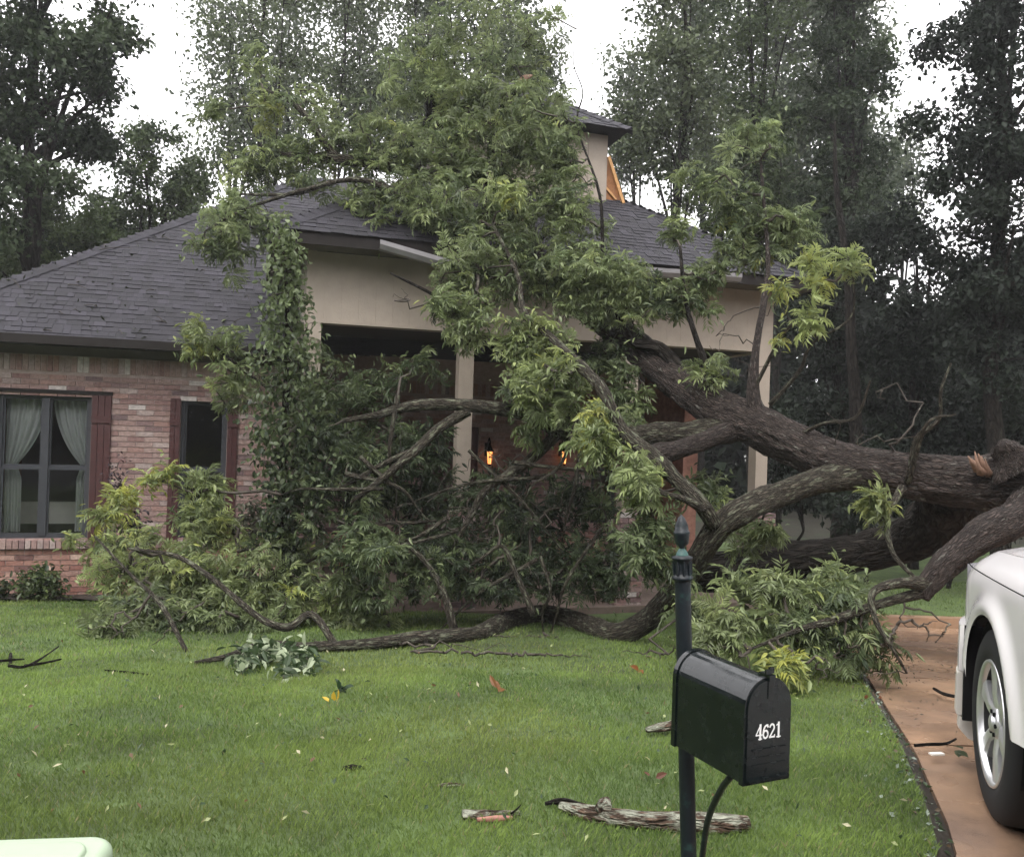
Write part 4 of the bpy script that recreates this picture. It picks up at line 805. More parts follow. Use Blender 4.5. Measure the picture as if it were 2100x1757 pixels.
# bare twigs hanging from limbs
tw = MB(); bare = []
for (u, v, ru, rv, Y, n_) in ((1000, 1060, 260, 160, 8.7, 60), (1500, 700, 120, 120, 8.3, 16), (1800, 850, 110, 90, 7.2, 12), (1880, 1290, 90, 60, 6.1, 26), (1780, 1330, 90, 60, 6.1, 20), (1150, 1330, 160, 25, 8.0, 30), (1050, 1365, 220, 16, 6.9, 34), (1350, 1340, 90, 16, 6.9, 14), (800, 1340, 260, 18, 7.3, 30), (250, 1300, 110, 50, 6.8, 14), (850, 600, 60, 50, 8.9, 8), (1640, 1380, 110, 35, 5.8, 20), (1480, 1330, 60, 25, 5.9, 10)):
    q = px_ellipsoid(u, v, ru, rv, Y, n_); q[:, 2] = np.maximum(q[:, 2], gz(q[:, 1]) + .07); bare.append(q)
twigs(tw, skel, np.vstack(bare), .0032, .22, 5, .011); obj('bare_twigs', tw, m_twig, ft, True, world=True, kind='stuff')

# ------------------------------------------------------------------ columnar sapling in front of the porch corner
b0 = G(583, 1215); b0[2] = gz(8.6); b0[1] = 8.6; b0[0] = P(583, 1200, 8.6)[0]
sp = thing('columnar_sapling', b0, 'narrow leafy young tree standing before the left porch corner', 'tree')
tp = [np.array(b0), P(582, 1150, 8.6), P(578, 1000, 8.6), P(585, 850, 8.6), P(590, 700, 8.6), P(586, 560, 8.6), P(580, 465, 8.6)]
V, Fq, su = tube(tp, [.05, .045, .04, .034, .026, .016, .005], 9, 6, .1, 3); obj('trunk', MB().add(V, Fq, suv=su), m_barkd, sp, True, world=True)
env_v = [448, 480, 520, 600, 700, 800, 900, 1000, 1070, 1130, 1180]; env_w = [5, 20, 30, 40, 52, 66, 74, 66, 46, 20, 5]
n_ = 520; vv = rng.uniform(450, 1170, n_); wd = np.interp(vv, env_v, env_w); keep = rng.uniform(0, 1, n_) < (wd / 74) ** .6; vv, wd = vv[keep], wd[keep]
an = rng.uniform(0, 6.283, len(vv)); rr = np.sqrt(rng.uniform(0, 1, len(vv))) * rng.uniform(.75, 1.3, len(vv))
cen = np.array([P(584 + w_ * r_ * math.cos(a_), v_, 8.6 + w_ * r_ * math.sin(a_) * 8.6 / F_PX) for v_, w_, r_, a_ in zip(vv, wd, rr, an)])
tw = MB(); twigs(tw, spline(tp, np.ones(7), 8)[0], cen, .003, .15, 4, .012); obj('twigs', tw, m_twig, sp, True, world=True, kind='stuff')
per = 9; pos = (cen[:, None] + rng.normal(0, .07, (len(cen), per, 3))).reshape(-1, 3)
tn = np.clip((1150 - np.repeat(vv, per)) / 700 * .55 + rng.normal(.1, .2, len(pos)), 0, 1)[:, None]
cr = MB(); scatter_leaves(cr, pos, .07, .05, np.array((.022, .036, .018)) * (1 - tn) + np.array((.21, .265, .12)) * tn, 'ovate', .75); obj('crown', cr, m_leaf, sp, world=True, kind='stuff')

# ------------------------------------------------------------------ shrubs at the wall
def shrub(name, lab, u, v, ru, rv, Y, n_, L, c0, c1, cat='shrub', wood=m_twig):
    c = P(u, v + rv, Y); c[2] = gz(Y); t = thing(name, c, lab, cat); at_ = px_ellipsoid(u, v, ru, rv, Y, n_, shell=.5); at_[:, 2] = np.maximum(at_[:, 2], gz(Y) + .06)
    tw = MB(); twigs(tw, np.array([c + (0, 0, h_) for h_ in (-.03, .05, .1)]), at_, .0035, .15, 4, .02); obj('stems', tw, wood, t, True, world=True)
    pos = (at_[:, None] + rng.normal(0, .06, (n_, 14, 3))).reshape(-1, 3); pos[:, 2] = np.maximum(pos[:, 2], gz(Y) + .06)
    tn = rng.uniform(0, 1, (len(pos), 1)); fo = MB(); scatter_leaves(fo, pos, L, L * .55, np.array(c0) * (1 - tn) + np.array(c1) * tn, 'ovate', .1); obj('leaves', fo, m_leaf, t, world=True, kind='stuff')
shrub('shrub', 'small green shrub at the brick wall under the double window', 80, 1200, 55, 32, 10.1, 60, .08, (.03, .05, .022), (.13, .17, .06))
shrub('shrub', 'tiny dark shrub at the left edge of the flower bed', -10, 1215, 25, 20, 10.0, 24, .08, (.02, .03, .015), (.06, .08, .03))
shrub('purple_plant', 'dark purple leaved upright plant against the brick, lower one', 272, 1085, 13, 48, 9.6, 26, .055, (.012, .008, .012), (.03, .016, .022), 'plant')
shrub('purple_plant', 'thin dark purple plant reaching up beside the red shutter', 243, 990, 14, 55, 9.7, 14, .045, (.02, .01, .014), (.04, .02, .026), 'plant')
shrub('shrub', 'greyish small leaved shrub behind the sapling at the wall', 520, 1080, 42, 55, 9.7, 60, .06, (.05, .055, .035), (.13, .13, .09))
shrub('shrub', 'low weeds by the right brick pier of the porch', 1560, 1105, 30, 22, 10.9, 20, .09, (.04, .06, .02), (.12, .15, .05))
# flower bed along the wall
bx = np.array([(-9, 0), (-2.2, 0)]); bd_ = MB(); V, Fq = grid(np.arange(-4.6, .1, .2), np.arange(1.0, 1.71, .1), lambda X, Y: 0 * X)
c_, s_ = math.cos(YAW), math.sin(YAW); Wd = np.stack([H0[0] + c_ * V[:, 0] - s_ * V[:, 1], H0[1] + s_ * V[:, 0] + c_ * V[:, 1], 0 * V[:, 0]], -1)
Wd[:, 2] = gz(Wd[:, 1]) + .085 + .02 * vnoise(Wd * 5, 2); obj('flower_bed', bd_.add(Wd, Fq), m_soil, smooth=True, kind='structure')

# ------------------------------------------------------------------ mailbox on its post
KM = 1.95 / 1.75; o3 = np.array([.493, 1.75, .828 - EYE]) * KM + (0, 0, EYE); mw, mlen, mh = .117 * KM, .24 * KM, .153 * KM; ma = .434
mbx = thing('mailbox', (o3[0], o3[1], 0), 'glossy black-green mailbox on a post with finial, numbered 4621', 'mailbox', rz=ma)
zb = o3[2]
def arch(inset=0., nseg=20):
    r_ = mw / 2 - inset; pts = [(inset, inset)] ; pts = [(inset, zb + inset), (mw - inset, zb + inset)]
    for q in range(nseg + 1):
        an = math.pi * q / nseg; pts.append((mw / 2 + r_ * math.cos(an), zb + mh + r_ * math.sin(an)))
    return np.array(pts)
def extr(prof, y0, y1, capf=True, capb=True):
    n_ = len(prof); V = np.vstack([np.column_stack([prof[:, 0], np.full(n_, y), prof[:, 1]]) for y in (y0, y1)]); k = np.arange(n_); k2 = (k + 1) % n_
    Fs = [np.stack([k, k2, k2 + n_, k + n_], -1)]
    if capf: Fs.append(k[None, ::-1])
    if capb: Fs.append((k + n_)[None])
    return V, Fs
body = MB(); body.add(*extr(arch(), .004, mlen)); bo = obj('body', body, m_mail, mbx)
for p_ in bo.data.polygons: p_.use_smooth = len(p_.vertices) == 4 and abs(p_.normal.z) > .02 and p_.normal.z > 0
for e0, e1 in ((-.006, .008), (mlen - .012, mlen + .003)): obj('rolled_edge', MB().add(*extr(arch(-.0035), e0, e1)), m_mail, mbx)
door = obj('door', MB().add(*extr(arch(.003), -.010, -.0062)), m_mail, mbx)
pn = MB()
x0, x1 = .018, mw - .014; z0, z1 = zb + .022, zb + .078
pn.box(x0, x1, -.014, -.0101, z1 - .004, z1).box(x0, x1, -.0125, -.0101, z0 + .018, z0 + .021).box(x0, x1, -.0125, -.0101, z0 + .036, z0 + .038)
obj('moulded_panel', pn, m_mail, door); obj('lip', MB().box(.006, mw - .006, -.017, -.0101, zb + .006, zb + .012), m_mail, door)
lt = MB().box(mw / 2 - .009, mw / 2 + .009, -.018, .02, zb + mh + mw / 2 - .004, zb + mh + mw / 2 + .010); lt.box(mw / 2 - .014, mw / 2 - .001, -.012, -.007, zb + mh + mw / 2 + .0102, zb + mh + mw / 2 + .022).box(mw / 2 + .004, mw / 2 + .017, -.004, .002, zb + mh + mw / 2 + .0102, zb + mh + mw / 2 + .024)
lt.box(mw / 2 - .006, mw / 2 + .006, -.0125, -.0101, zb + mh + .02, zb + mh + mw / 2 - .0045); obj('latch', lt, m_mail, mbx)
# the number, slab-serif strokes
def digit(strokes, ox, oz, s, mbk):
    for st in strokes:
        pts = np.array(st['p'], float); wd = st['w']
        for q in range(len(pts) - 1):
            a, b = pts[q], pts[q + 1]; d_ = (b - a); l = np.linalg.norm(d_); d_ /= l; nrm = np.array([-d_[1], d_[0]]); e_ = wd * .35
            a2, b2 = a - d_ * e_, b + d_ * e_; c4 = np.array([a2 + nrm * wd / 2, a2 - nrm * wd / 2, b2 - nrm * wd / 2, b2 + nrm * wd / 2]) * s
            yv = -.0108 - .00006 * (mbk.n // 4 % 9); mbk.add(np.column_stack([ox + c4[:, 0], np.full(4, yv), oz + c4[:, 1]]), np.array([[0, 1, 2, 3]]))
def arcp(cx, cy, rx, ry, a0, a1, n=14): return [(cx + rx * math.cos(math.radians(a)), cy + ry * math.sin(math.radians(a))) for a in np.linspace(a0, a1, n)]
D4 = [dict(p=[(.42, 0), (.42, 1)], w=.17), dict(p=[(.40, .95), (.05, .33)], w=.09), dict(p=[(.05, .30), (.58, .30)], w=.09), dict(p=[(.27, .02), (.57, .02)], w=.08)]
D6 = [dict(p=arcp(.3, .3, .2, .26, 0, 360, 20), w=.13), dict(p=arcp(.42, .42, .33, .5, 175, 80, 10), w=.13), dict(p=[(.46, .86), (.5, .8)], w=.13)]
D2 = [dict(p=arcp(.28, .72, .19, .22, 165, -35, 12) + [(.1, .1)], w=.13), dict(p=[(.08, .06), (.52, .06)], w=.13), dict(p=[(.52, .06), (.53, .2)], w=.08)]
D1 = [dict(p=[(.3, 0), (.3, 1)], w=.17), dict(p=[(.3, .95), (.12, .84)], w=.09), dict(p=[(.12, .02), (.48, .02)], w=.08)]
nm_ = MB(); s_ = .033; ox = .026
for dg in (D4, D6, D2, D1): digit(dg, ox, zb + .100, s_, nm_); ox += .0193
obj('house_number', nm_, m_num, door)
# post: placed in world coordinates behind the box
ptop, pbot = P(1400, 1190, 2.30), P(1411, 1700, 2.30); dirp = (pbot - ptop); base = ptop + dirp * ((0 - .1 - ptop[2]) / dirp[2])
inv = Matrix.Translation(Vector((o3[0], o3[1], 0))) @ Matrix.Rotation(ma, 4, 'Z'); inv = inv.inverted()
def tolocal(q): return np.array(inv @ Vector(q))
def post_lathe(prof, n=16):      # profile in metres along the post axis from ptop
    ax = -dirp / np.linalg.norm(dirp); V, Fq = lathe(prof, n); a = np.cross(ax, (0, 1, 0)); a /= np.linalg.norm(a); b = np.cross(ax, a)
    return np.array([tolocal(ptop + a * v[0] + b * v[1] + ax * v[2]) for v in V]), Fq
Lp = np.linalg.norm(base - ptop); r_ = .0215; pv = []
th = np.arange(16)
V, Fq = post_lathe([(r_, -Lp), (r_, .0)], 16)
obj('post', MB().add(V, Fq), m_iron, mbx, smooth=True)
V, Fq = post_lathe([(r_, 0), (r_ * 1.3, .003), (r_ * 1.3, .010), (r_ * 1.1, .014), (r_ * .95, .02), (r_ * 1.0, .045), (r_ * 1.15, .055), (r_ * 1.3, .058), (r_ * 1.35, .063), (r_ * .8, .068), (r_ * .55, .076), (r_ * .3, .084), (r_ * .35, .09)], 16)
fin = obj('finial', MB().add(V, Fq), m_iron, mbx, smooth=True)
V, Fq = post_lathe([(r_ * .82, .066), (r_ * .72, .074), (r_ * .5, .082), (r_ * .28, .087)], 16); obj('collar', MB().add(V, Fq), m_verd, fin, smooth=True)
V, Fq = post_lathe([(r_ * .3, .088), (r_ * .5, .093), (r_ * .85, .100), (r_ * 1.0, .125), (r_ * 1.05, .13), (r_ * .9, .133), (r_ * .8, .15), (r_ * .45, .168), (0, .178)], 16); obj('acorn', MB().add(V, Fq), m_iron, fin, smooth=True)
for q in range(8):
    an = q * math.pi / 4; ax = -dirp / np.linalg.norm(dirp); a = np.cross(ax, (0, 1, 0)); b = np.cross(ax, a); c3 = ptop + (a * math.cos(an) + b * math.sin(an)) * r_ * 1.05
    obj('fluting', MB().bar(tolocal(c3 + ax * .016), tolocal(c3 + ax * .054), .006, .006, upv=(.1, .9, .2)), m_iron, fin)
V, Fq, _ = tube([tolocal(P(1500, 1590, 2.02)), tolocal(P(1478, 1620, 2.08)), tolocal(P(1452, 1680, 2.16)), tolocal(P(1440, 1757, 2.22)), tolocal(P(1430, 1840, 2.28))], [.008] * 5, 8, 6); obj('brace', MB().add(V, Fq), m_iron, mbx, smooth=True)
bb = MB().box(.03, mw - .03, .05, mlen + .02, zb - .014, zb - .001); obj('bracket', bb, m_iron, mbx)

# ------------------------------------------------------------------ pale utility cabinet at the lower left
ub = P(60, 1757, 2.0); uc = thing('utility_box', (-1.355, 2.05, 0), 'pale green utility cabinet with rounded lid at the lower left corner', 'utility box', rz=math.radians(8))
def rbox(x0, x1, y0, y1, z0, z1, r_, n=6, top_r=.03):
    pts = []
    for cx, cy, a0 in ((x1 - r_, y1 - r_, 0), (x0 + r_, y1 - r_, 90), (x0 + r_, y0 + r_, 180), (x1 - r_, y0 + r_, 270)):
        for q in range(n + 1): an = math.radians(a0 + 90 * q / n); pts.append((cx, cy, math.cos(an), math.sin(an)))
    lev = [(0, z0), (0, z1 - top_r)] + [(top_r * (1 - math.cos(a)), z1 - top_r + top_r * math.sin(a)) for a in np.linspace(.3, math.pi / 2, 5)]
    V = []; m_ = len(pts)
    for ins, z in lev: V += [(cx + (r_ - ins) * c, cy + (r_ - ins) * s, z) for cx, cy, c, s in pts]
    Fs = []; k = np.arange(m_); k2 = (k + 1) % m_
    for q in range(len(lev) - 1): Fs.append(np.stack([q * m_ + k, q * m_ + k2, (q + 1) * m_ + k2, (q + 1) * m_ + k], -1))
    Fs.append((np.arange(m_) + (len(lev) - 1) * m_)[None]); return np.array(V), Fs
TOPZ = .425
obj('cabinet', MB().add(*rbox(-.34, .33, -.20, .20, -.05, TOPZ - .075, .05, top_r=.01)), m_box, uc, True)
obj('lid', MB().add(*rbox(-.37, .36, -.23, .23, TOPZ - .07, TOPZ - .012, .07, top_r=.03)), m_box, uc, True)
obj('lid_crown', MB().add(*rbox(-.31, .31, -.17, .17, TOPZ - .0118, TOPZ, .06, top_r=.011)), m_box, uc, True)

# ------------------------------------------------------------------ white pickup (local: x forward, y left, z up, origin under front axle)
TH = math.radians(18); tr = thing('pickup_truck', (2.925, 3.28, 0), 'white pickup truck with alloy wheels nosed into the driveway at the right', 'truck', rz=math.pi / 2 - TH)
WR, AR, AZ = .392, .43, .395
def perim():
    pts = [(x, .945) for x in np.arange(-5.0, .44, .03)]
    for a in np.linspace(0, math.pi / 2, 22): pts.append((.44 + .50 * math.sin(a) ** .8, .945 - .42 * (1 - math.cos(a) ** .9) if a < 1.57 else .525))
    for y in np.linspace(.50, 0, 12): pts.append((.94 + .05 * (1 - (y / .525) ** 2), y))
    return np.array(pts)
PR = perim(); PN = np.gradient(PR, axis=0); PN = np.stack([-PN[:, 1], PN[:, 0]], -1); PN /= np.linalg.norm(PN, axis=1)[:, None]
RA = -3.65
def body_half(sg):
    zs_ = np.linspace(0, 1, 44); V = []; ok = []
    for (x, y), (nx_, ny_) in zip(PR, PN):
        zt = 1.03 + .10 * np.clip((.75 - x) / 1.6, 0, 1); z0 = .46 if x < .45 else .66
        for t in zs_:
            z = z0 + (zt - z0) * t; dz = zt - z
            ins = .012 * ((z - .75) / .3) ** 2 + (.12 * (1 - min(1, dz / .17)) ** 2.3)
            xx, yy, zz = x, y, z
            for axx in (0, RA):
                dx, dzz = xx - axx, zz - AZ; dd = max(math.hypot(dx, dzz), AR)
                if dd < AR + .13: ins -= .03 * math.exp(-((dd - AR - .03) / .05) ** 2)
            V.append((x - nx_ * ins, sg * (y - ny_ * ins), z))
    V = np.array(V); n_, m_ = len(PR), len(zs_)
    Vg = V.reshape(n_, m_, 3).copy(); Fs = []
    inside = np.zeros((n_, m_), bool)
    ins_ = []
    for axx in (0, RA):
        dd = np.hypot(Vg[..., 0] - axx, Vg[..., 2] - AZ); ins_.append((np.abs(Vg[..., 1]) > .6) & (dd < AR)); inside |= ins_[-1]
    for axx, im in zip((0, RA), ins_):
        dd = np.maximum(np.hypot(Vg[..., 0] - axx, Vg[..., 2] - AZ), 1e-6); k_ = np.where(im, AR / dd, 1)
        Vg[..., 0] = axx + (Vg[..., 0] - axx) * k_; Vg[..., 2] = AZ + (Vg[..., 2] - AZ) * k_
    for i_ in range(n_ - 1):
        for j_ in range(m_ - 1):
            if inside[i_, j_] and inside[i_ + 1, j_] and inside[i_, j_ + 1] and inside[i_ + 1, j_ + 1]: continue
            Fs.append((i_ * m_ + j_, (i_ + 1) * m_ + j_, (i_ + 1) * m_ + j_ + 1, i_ * m_ + j_ + 1) if sg < 0 else (i_ * m_ + j_, i_ * m_ + j_ + 1, (i_ + 1) * m_ + j_ + 1, (i_ + 1) * m_ + j_))
    return Vg.reshape(-1, 3), np.array(Fs), Vg[:, -1]
mbk = MB(); VL, FL, topL = body_half(1); VR_, FR_, topR = body_half(-1); mbk.add(VL, FL); mbk.add(VR_, FR_)
sel = [q for q in range(len(PR)) if PR[q][0] > -1.0]; hood = MB(); hv = []; nc = 13
for q in sel:
    for t in np.linspace(0, 1, nc):
        p_ = topL[q] * (1 - t) + topR[q] * t; p_ = p_ + np.array([0, 0, .05 * (1 - (2 * t - 1) ** 4) * min(1, abs(topL[q][1]) / .5) + .035 * math.exp(-((abs(2 * t - 1) - .72) / .16) ** 2) * min(1, abs(topL[q][1]) / .5) * np.clip((.8 - p_[0]) / .5, 0, 1)]); hv.append(p_)
i_ = np.arange(len(sel) - 1)[:, None] * nc; j_ = np.arange(nc - 1)[None]
hood.add(np.array(hv), np.stack([i_ + j_, i_ + j_ + 1, i_ + nc + j_ + 1, i_ + nc + j_], -1).reshape(-1, 4))
obj('body', mbk, m_paint, tr, True); obj('hood', hood, m_paint, tr, True)
# hood shut line
V, Fq, _ = tube([(.72, .955 - .055, .955), (.4, .945 - .004, .975), (0, .948, .985), (-.5, .948, 1.0), (-1.0, .946, 1.02)], [.0028] * 5, 5, 5); obj('panel_gap', MB().add(V, Fq), m_black, tr)
# bumper in three stacked mouldings following the front
bi = [q for q in range(len(PR)) if PR[q][0] > .40]
def moulding(name, z0, z1, out, mat_, xmin=.40, bot_in=.0, rr=.007):
    V = []; ids = [q for q in bi if PR[q][0] >= xmin]; prof = [(-.05, z0), (out - bot_in - rr, z0), (out - bot_in * .8, z0 + rr), (out, (z0 + z1) / 2), (out - .002, z1 - rr), (out - rr, z1), (-.05, z1)]
    seq = [(PR[q], PN[q], 1) for q in ids] + [(PR[q], PN[q], -1) for q in ids[::-1][1:]]
    for (p_, n__, sg) in seq:
        for o_, z in prof: V.append((p_[0] + n__[0] * o_, sg * (p_[1] + n__[1] * o_), z))
    m_ = len(prof); n_ = len(seq); i_ = np.arange(n_ - 1)[:, None] * m_; j_ = np.arange(m_ - 1)[None]
    Fs = [np.stack([i_ + j_, i_ + m_ + j_, i_ + m_ + j_ + 1, i_ + j_ + 1], -1).reshape(-1, 4), np.arange(m_)[None], (np.arange(m_) + (n_ - 1) * m_)[None, ::-1]]
    obj(name, MB().add(np.array(V), Fs), mat_, bump_)
bump_ = obj('bumper', MB().box(.55, .9, -.7, .7, .3, .66), m_black, tr)
moulding('bumper_cap', .472, .69, .028, m_paint, .447); moulding('bumper_bar', .262, .463, .034, m_trim, .447, .0); moulding('valance', .15, .254, .022, m_trim, .447, .05)
for sg in (1, -1): obj('splash_liner', MB().box(.425, .4445, min(sg * .70, sg * .963), max(sg * .70, sg * .963), .26, .70), m_black, tr)
# headlight, grille
hl = MB(); ids = [q for q in bi if .70 < PR[q][0] < .942 and PR[q][1] > .5]
for z0, z1 in ((.715, .95),):
    Vh = [(PR[q][0] + PN[q][0] * .012, PR[q][1] + PN[q][1] * .012, z) for q in ids for z in (z0, z1)]; k = np.arange(len(ids) - 1) * 2
    hl.add(Vh, np.stack([k, k + 2, k + 3, k + 1], -1)); hl.add(np.array(Vh) * (1, -1, 1), np.stack([k, k + 1, k + 3, k + 2], -1))
obj('headlight', hl, m_lens, tr, True)
gr = MB().box(.95, 1.0, -.5, .5, .72, .96); go = obj('grille', gr, m_black, tr)
for q in range(4): obj('bar', MB().box(.99, 1.012, -.48, .48, .745 + q * .055, .765 + q * .055), m_chrome, go)
# cab, bed
cab = MB(); cv = []
prof = [(-.85, 1.12), (-1.55, 1.75), (-3.0, 1.80), (-3.2, 1.15)]
for sg in (1, -1):
    for x, z in prof: cv.append((x, sg * (.90 - .2 * (z - 1.1)), z))
cab.add(cv, [np.array([[0, 1, 2, 3], [7, 6, 5, 4], [0, 4, 5, 1], [1, 5, 6, 2], [2, 6, 7, 3]])]); cabo = obj('cab', cab, m_paint, tr)
for sg in (1, -1):
    for a, b in (((-1.12, -1.58), (-2.2, -2.2)), ((-2.28, -2.28), (-3.0, -2.9))):
        y0_, y1_ = .90 - .2 * .08 + .004, .90 - .2 * .56 + .004
        obj('side_window', MB().add([(a[0], sg * y0_, 1.18), (b[0], sg * y0_, 1.18), (b[1], sg * y1_, 1.66), (a[1], sg * y1_, 1.66)], np.array([[0, 1, 2, 3]])), m_carglass, cabo)
obj('windscreen', MB().add([(-.935, .8, 1.204), (-.935, -.8, 1.204), (-1.495, -.7, 1.708), (-1.495, .7, 1.708)], np.array([[0, 1, 2, 3]])), m_carglass, cabo)
obj('bed', MB().box(-5.0, -3.2, -.9, .9, .6, .75).box(-5.0, -4.95, -.9, .9, .75, 1.1), m_paint, tr)
obj('underbody', MB().box(-4.95, -4.12, -.72, .72, .35, .8).box(-3.18, -.47, -.9, .9, .40, .9).box(-.469, .46, -.55, .55, .35, .95), m_black, tr)
for axx in (0, RA):   # wheel housings
    for sg in (1, -1):
        V, Fq, _ = tube([(axx, sg * .52, AZ), (axx, sg * .915, AZ)], [AR - .003] * 2, 80, 1, cap=False)
        V = V[V[:, 2] > -9]; keep = np.all(V[Fq[0]][:, :, 2] > .24, axis=1); obj('wheel_housing', MB().add(V, Fq[0][keep]), m_black, tr, True)
def wheel(axx, sg):
    wv = lambda V: np.stack([V[:, 0] + axx, sg * V[:, 1], V[:, 2] + WR - .006], -1)
    # tyre: lathe about y
    prof = [(.252, .70), (.29, .695), (.35, .700), (.380, .715), (.390, .74), (.392, .82), (.390, .90), (.380, .925), (.350, .940), (.30, .945), (.26, .937), (.252, .925)]
    V, Fq = lathe(prof, 56, 'y'); ty = obj('wheel', MB().add(wv(V), Fq), m_tyre, tr, True)
    V, Fq = lathe([(.246, .915), (.252, .925), (.258, .934), (.256, .940), (.246, .940), (.238, .930), (.234, .915)], 56, 'y'); obj('rim', MB().add(wv(V), Fq), m_chrome, ty, True)
    V, Fq = lathe([(.252, .72), (.240, .76), (.236, .914)], 56, 'y'); obj('barrel', MB().add(wv(V), Fq), m_barrel, ty, True)
    V, Fq = lathe([(.0, .80), (.235, .80), (.24, .78)], 40, 'y'); obj('brake_disc', MB().add(wv(V), Fq), m_black, ty, True)
    for q in range(6):
        an = q * math.pi / 3 + .35; ca_, sa_ = math.cos(an), math.sin(an); rows = []
        for rr_, hw_, yo, th_ in ((.05, .034, .915, .05), (.12, .030, .925, .05), (.19, .040, .925, .045), (.238, .056, .925, .035)):
            for s2, yy in ((-1, yo - th_), (-1, yo - .008), (-.55, yo), (.55, yo), (1, yo - .008), (1, yo - th_)):
                rows.append((rr_ * ca_ - s2 * hw_ * sa_, yy, rr_ * sa_ + s2 * hw_ * ca_))
        k = np.arange(5); Fs = np.concatenate([np.stack([b_ * 6 + k, b_ * 6 + k + 1, b_ * 6 + 7 + k, b_ * 6 + 6 + k], -1) for b_ in range(3)])
        obj('spoke', MB().add(wv(np.array(rows)), Fs), m_chrome, ty)
    V, Fq = lathe([(.065, .87), (.065, .915), (.055, .925), (.036, .925), (.034, .935), (.02, .94), (0, .941)], 24, 'y'); obj('hub_cap', MB().add(wv(V), Fq), m_chrome, ty, True)
    for q in range(6):
        an = q * math.pi / 3; V, Fq = lathe([(.009, .92), (.009, .932), (0, .934)], 8, 'y'); V = V + np.array([.048 * math.cos(an), 0, .048 * math.sin(an)]); obj('lug_nut', MB().add(wv(V), Fq), m_black, ty)
wheel(0, 1); wheel(0, -1); wheel(RA, 1); wheel(RA, -1)

# ------------------------------------------------------------------ debris on the lawn and drive
def log(name, lab, pix, rpx, mat, cat='branch', rough=.3, seed=0, n=14, group=None, sink=.35):
    p, r_ = [], []
    for (u, v), d_ in zip(pix, rpx):
        q = G(u, v); rr = d_ * q[1] / F_PX / 2; q[2] += rr * (1 - sink); p.append(q); r_.append(rr)
    V, Fq, su = tube(p, r_, n, 9, rough, seed); return obj(name, MB().add(V, Fq, suv=su), mat, smooth=True, label=lab, cat=cat, group=group)
t = thing('lichen_log', G(1320, 1690), 'long lichen covered broken limb on the grass behind the mailbox post', 'log')
def tpart(name, pix, rpx, mat, rough, seed, lift=0.):
    p, r_ = [], []
    for (u, v), d_ in zip(pix, rpx):
        q = G(u, v); rr = d_ * q[1] / F_PX / 2; q[2] += rr * .7 + lift; p.append(q); r_.append(rr)
    V, Fq, su = tube(p, r_, 18, 10, rough, seed); obj(name, MB().add(V, Fq, suv=su), mat, t, True, world=True)
tpart('wood', [(1150, 1660), (1210, 1680), (1300, 1695), (1400, 1702), (1480, 1705), (1532, 1702)], [20, 34, 42, 46, 44, 34], m_lich, .22, 3)
tpart('split_end', [(1152, 1662), (1185, 1672), (1225, 1682)], [8, 20, 12], M('split_end_wood', (.30, .17, .10), .8, .5, 40, .6, 80), .4, 4, .016)
tpart('knot', [(1236, 1690), (1239, 1676), (1244, 1664)], [26, 20, 8], m_lich, .35, 5, .045)
tpart('bark_strip', [(1118, 1655), (1160, 1652), (1230, 1668)], [5, 11, 7], m_barkd, .35, 6, .012)
t = thing('bark_piece', G(1005, 1680), 'curled bark slab with reddish inside lying left of the long limb', 'bark')
tpart('bark', [(948, 1678), (1000, 1676), (1065, 1670)], [20, 18, 10], m_lich, .3, 7); tpart('inner_wood', [(978, 1688), (1020, 1686), (1050, 1682)], [13, 15, 8], M('red_wood', (.26, .12, .09), .8, .4, 30), .3, 8, .006)
tpart('splinter', [(1048, 1680), (1062, 1668), (1068, 1660)], [5, 4, 2], m_barkd, .2, 9, .02)
log('bark_chip', 'small pale lichen chip on the mid lawn', [(892, 1612), (920, 1612), (952, 1610)], [5, 11, 5], m_lich, 'bark', seed=10)
log('bark_chip', 'dark crumbled bark chip left of the pale one', [(700, 1577), (722, 1578), (746, 1576)], [6, 12, 6], m_barkd, 'bark', seed=11)
log('bark_chip', 'pale sliver just above the dark bark chip', [(724, 1560), (740, 1558), (752, 1557)], [3, 5, 3], m_lich, 'bark', seed=12)
log('bark_chip', 'lichen covered stick end poking out left of the mailbox', [(1326, 1502), (1350, 1500), (1400, 1492), (1440, 1488)], [14, 22, 24, 18], m_lich, 'bark', seed=13)
log('stick', 'dark curved stick lying on the driveway by the truck wheel', [(1876, 1530), (1905, 1528), (1940, 1526), (1960, 1516)], [7, 7, 6, 4], m_barkd, 'stick', .15, 14)
log('stick', 'short dark stick on the driveway near the bumper', [(1915, 1413), (1935, 1424), (1962, 1430)], [5, 6, 5], m_barkd, 'stick', .15, 15)
log('stick', 'thin stick lying flat on the left lawn', [(215, 1375), (260, 1379), (308, 1384)], [4, 5, 3], m_barkd, 'stick', .15, 16)
log('stick', 'faint stick on the far left grass before the shrub', [(193, 1266), (210, 1265), (226, 1265)], [3, 4, 3], m_barkd, 'stick', .15, 17)
t = thing('twig_branch', G(60, 1365), 'forked bare branch on the grass at the left edge', 'branch')
for ps in ([(18, 1366), (50, 1368), (85, 1350), (120, 1325)], [(50, 1366), (90, 1360), (125, 1352)], [(-20, 1358), (20, 1354), (50, 1352)]):
    q = [G(u, v + 8) + (0, 0, .03) for u, v in ps]; V, Fq, su = tube(q, np.linspace(.012, .005, len(q)), 6, 5, .15, 2); obj('fork', MB().add(V, Fq, suv=su), m_barkd, t, True, world=True)
a = P(22, 1340, 6.2); b = G(20, 1368); V, Fq, su = tube([b, (a + b) / 2, a], [.012, .012, .01], 6, 4, .15, 2); obj('fork', MB().add(V, Fq, suv=su), m_barkd, t, True, world=True)
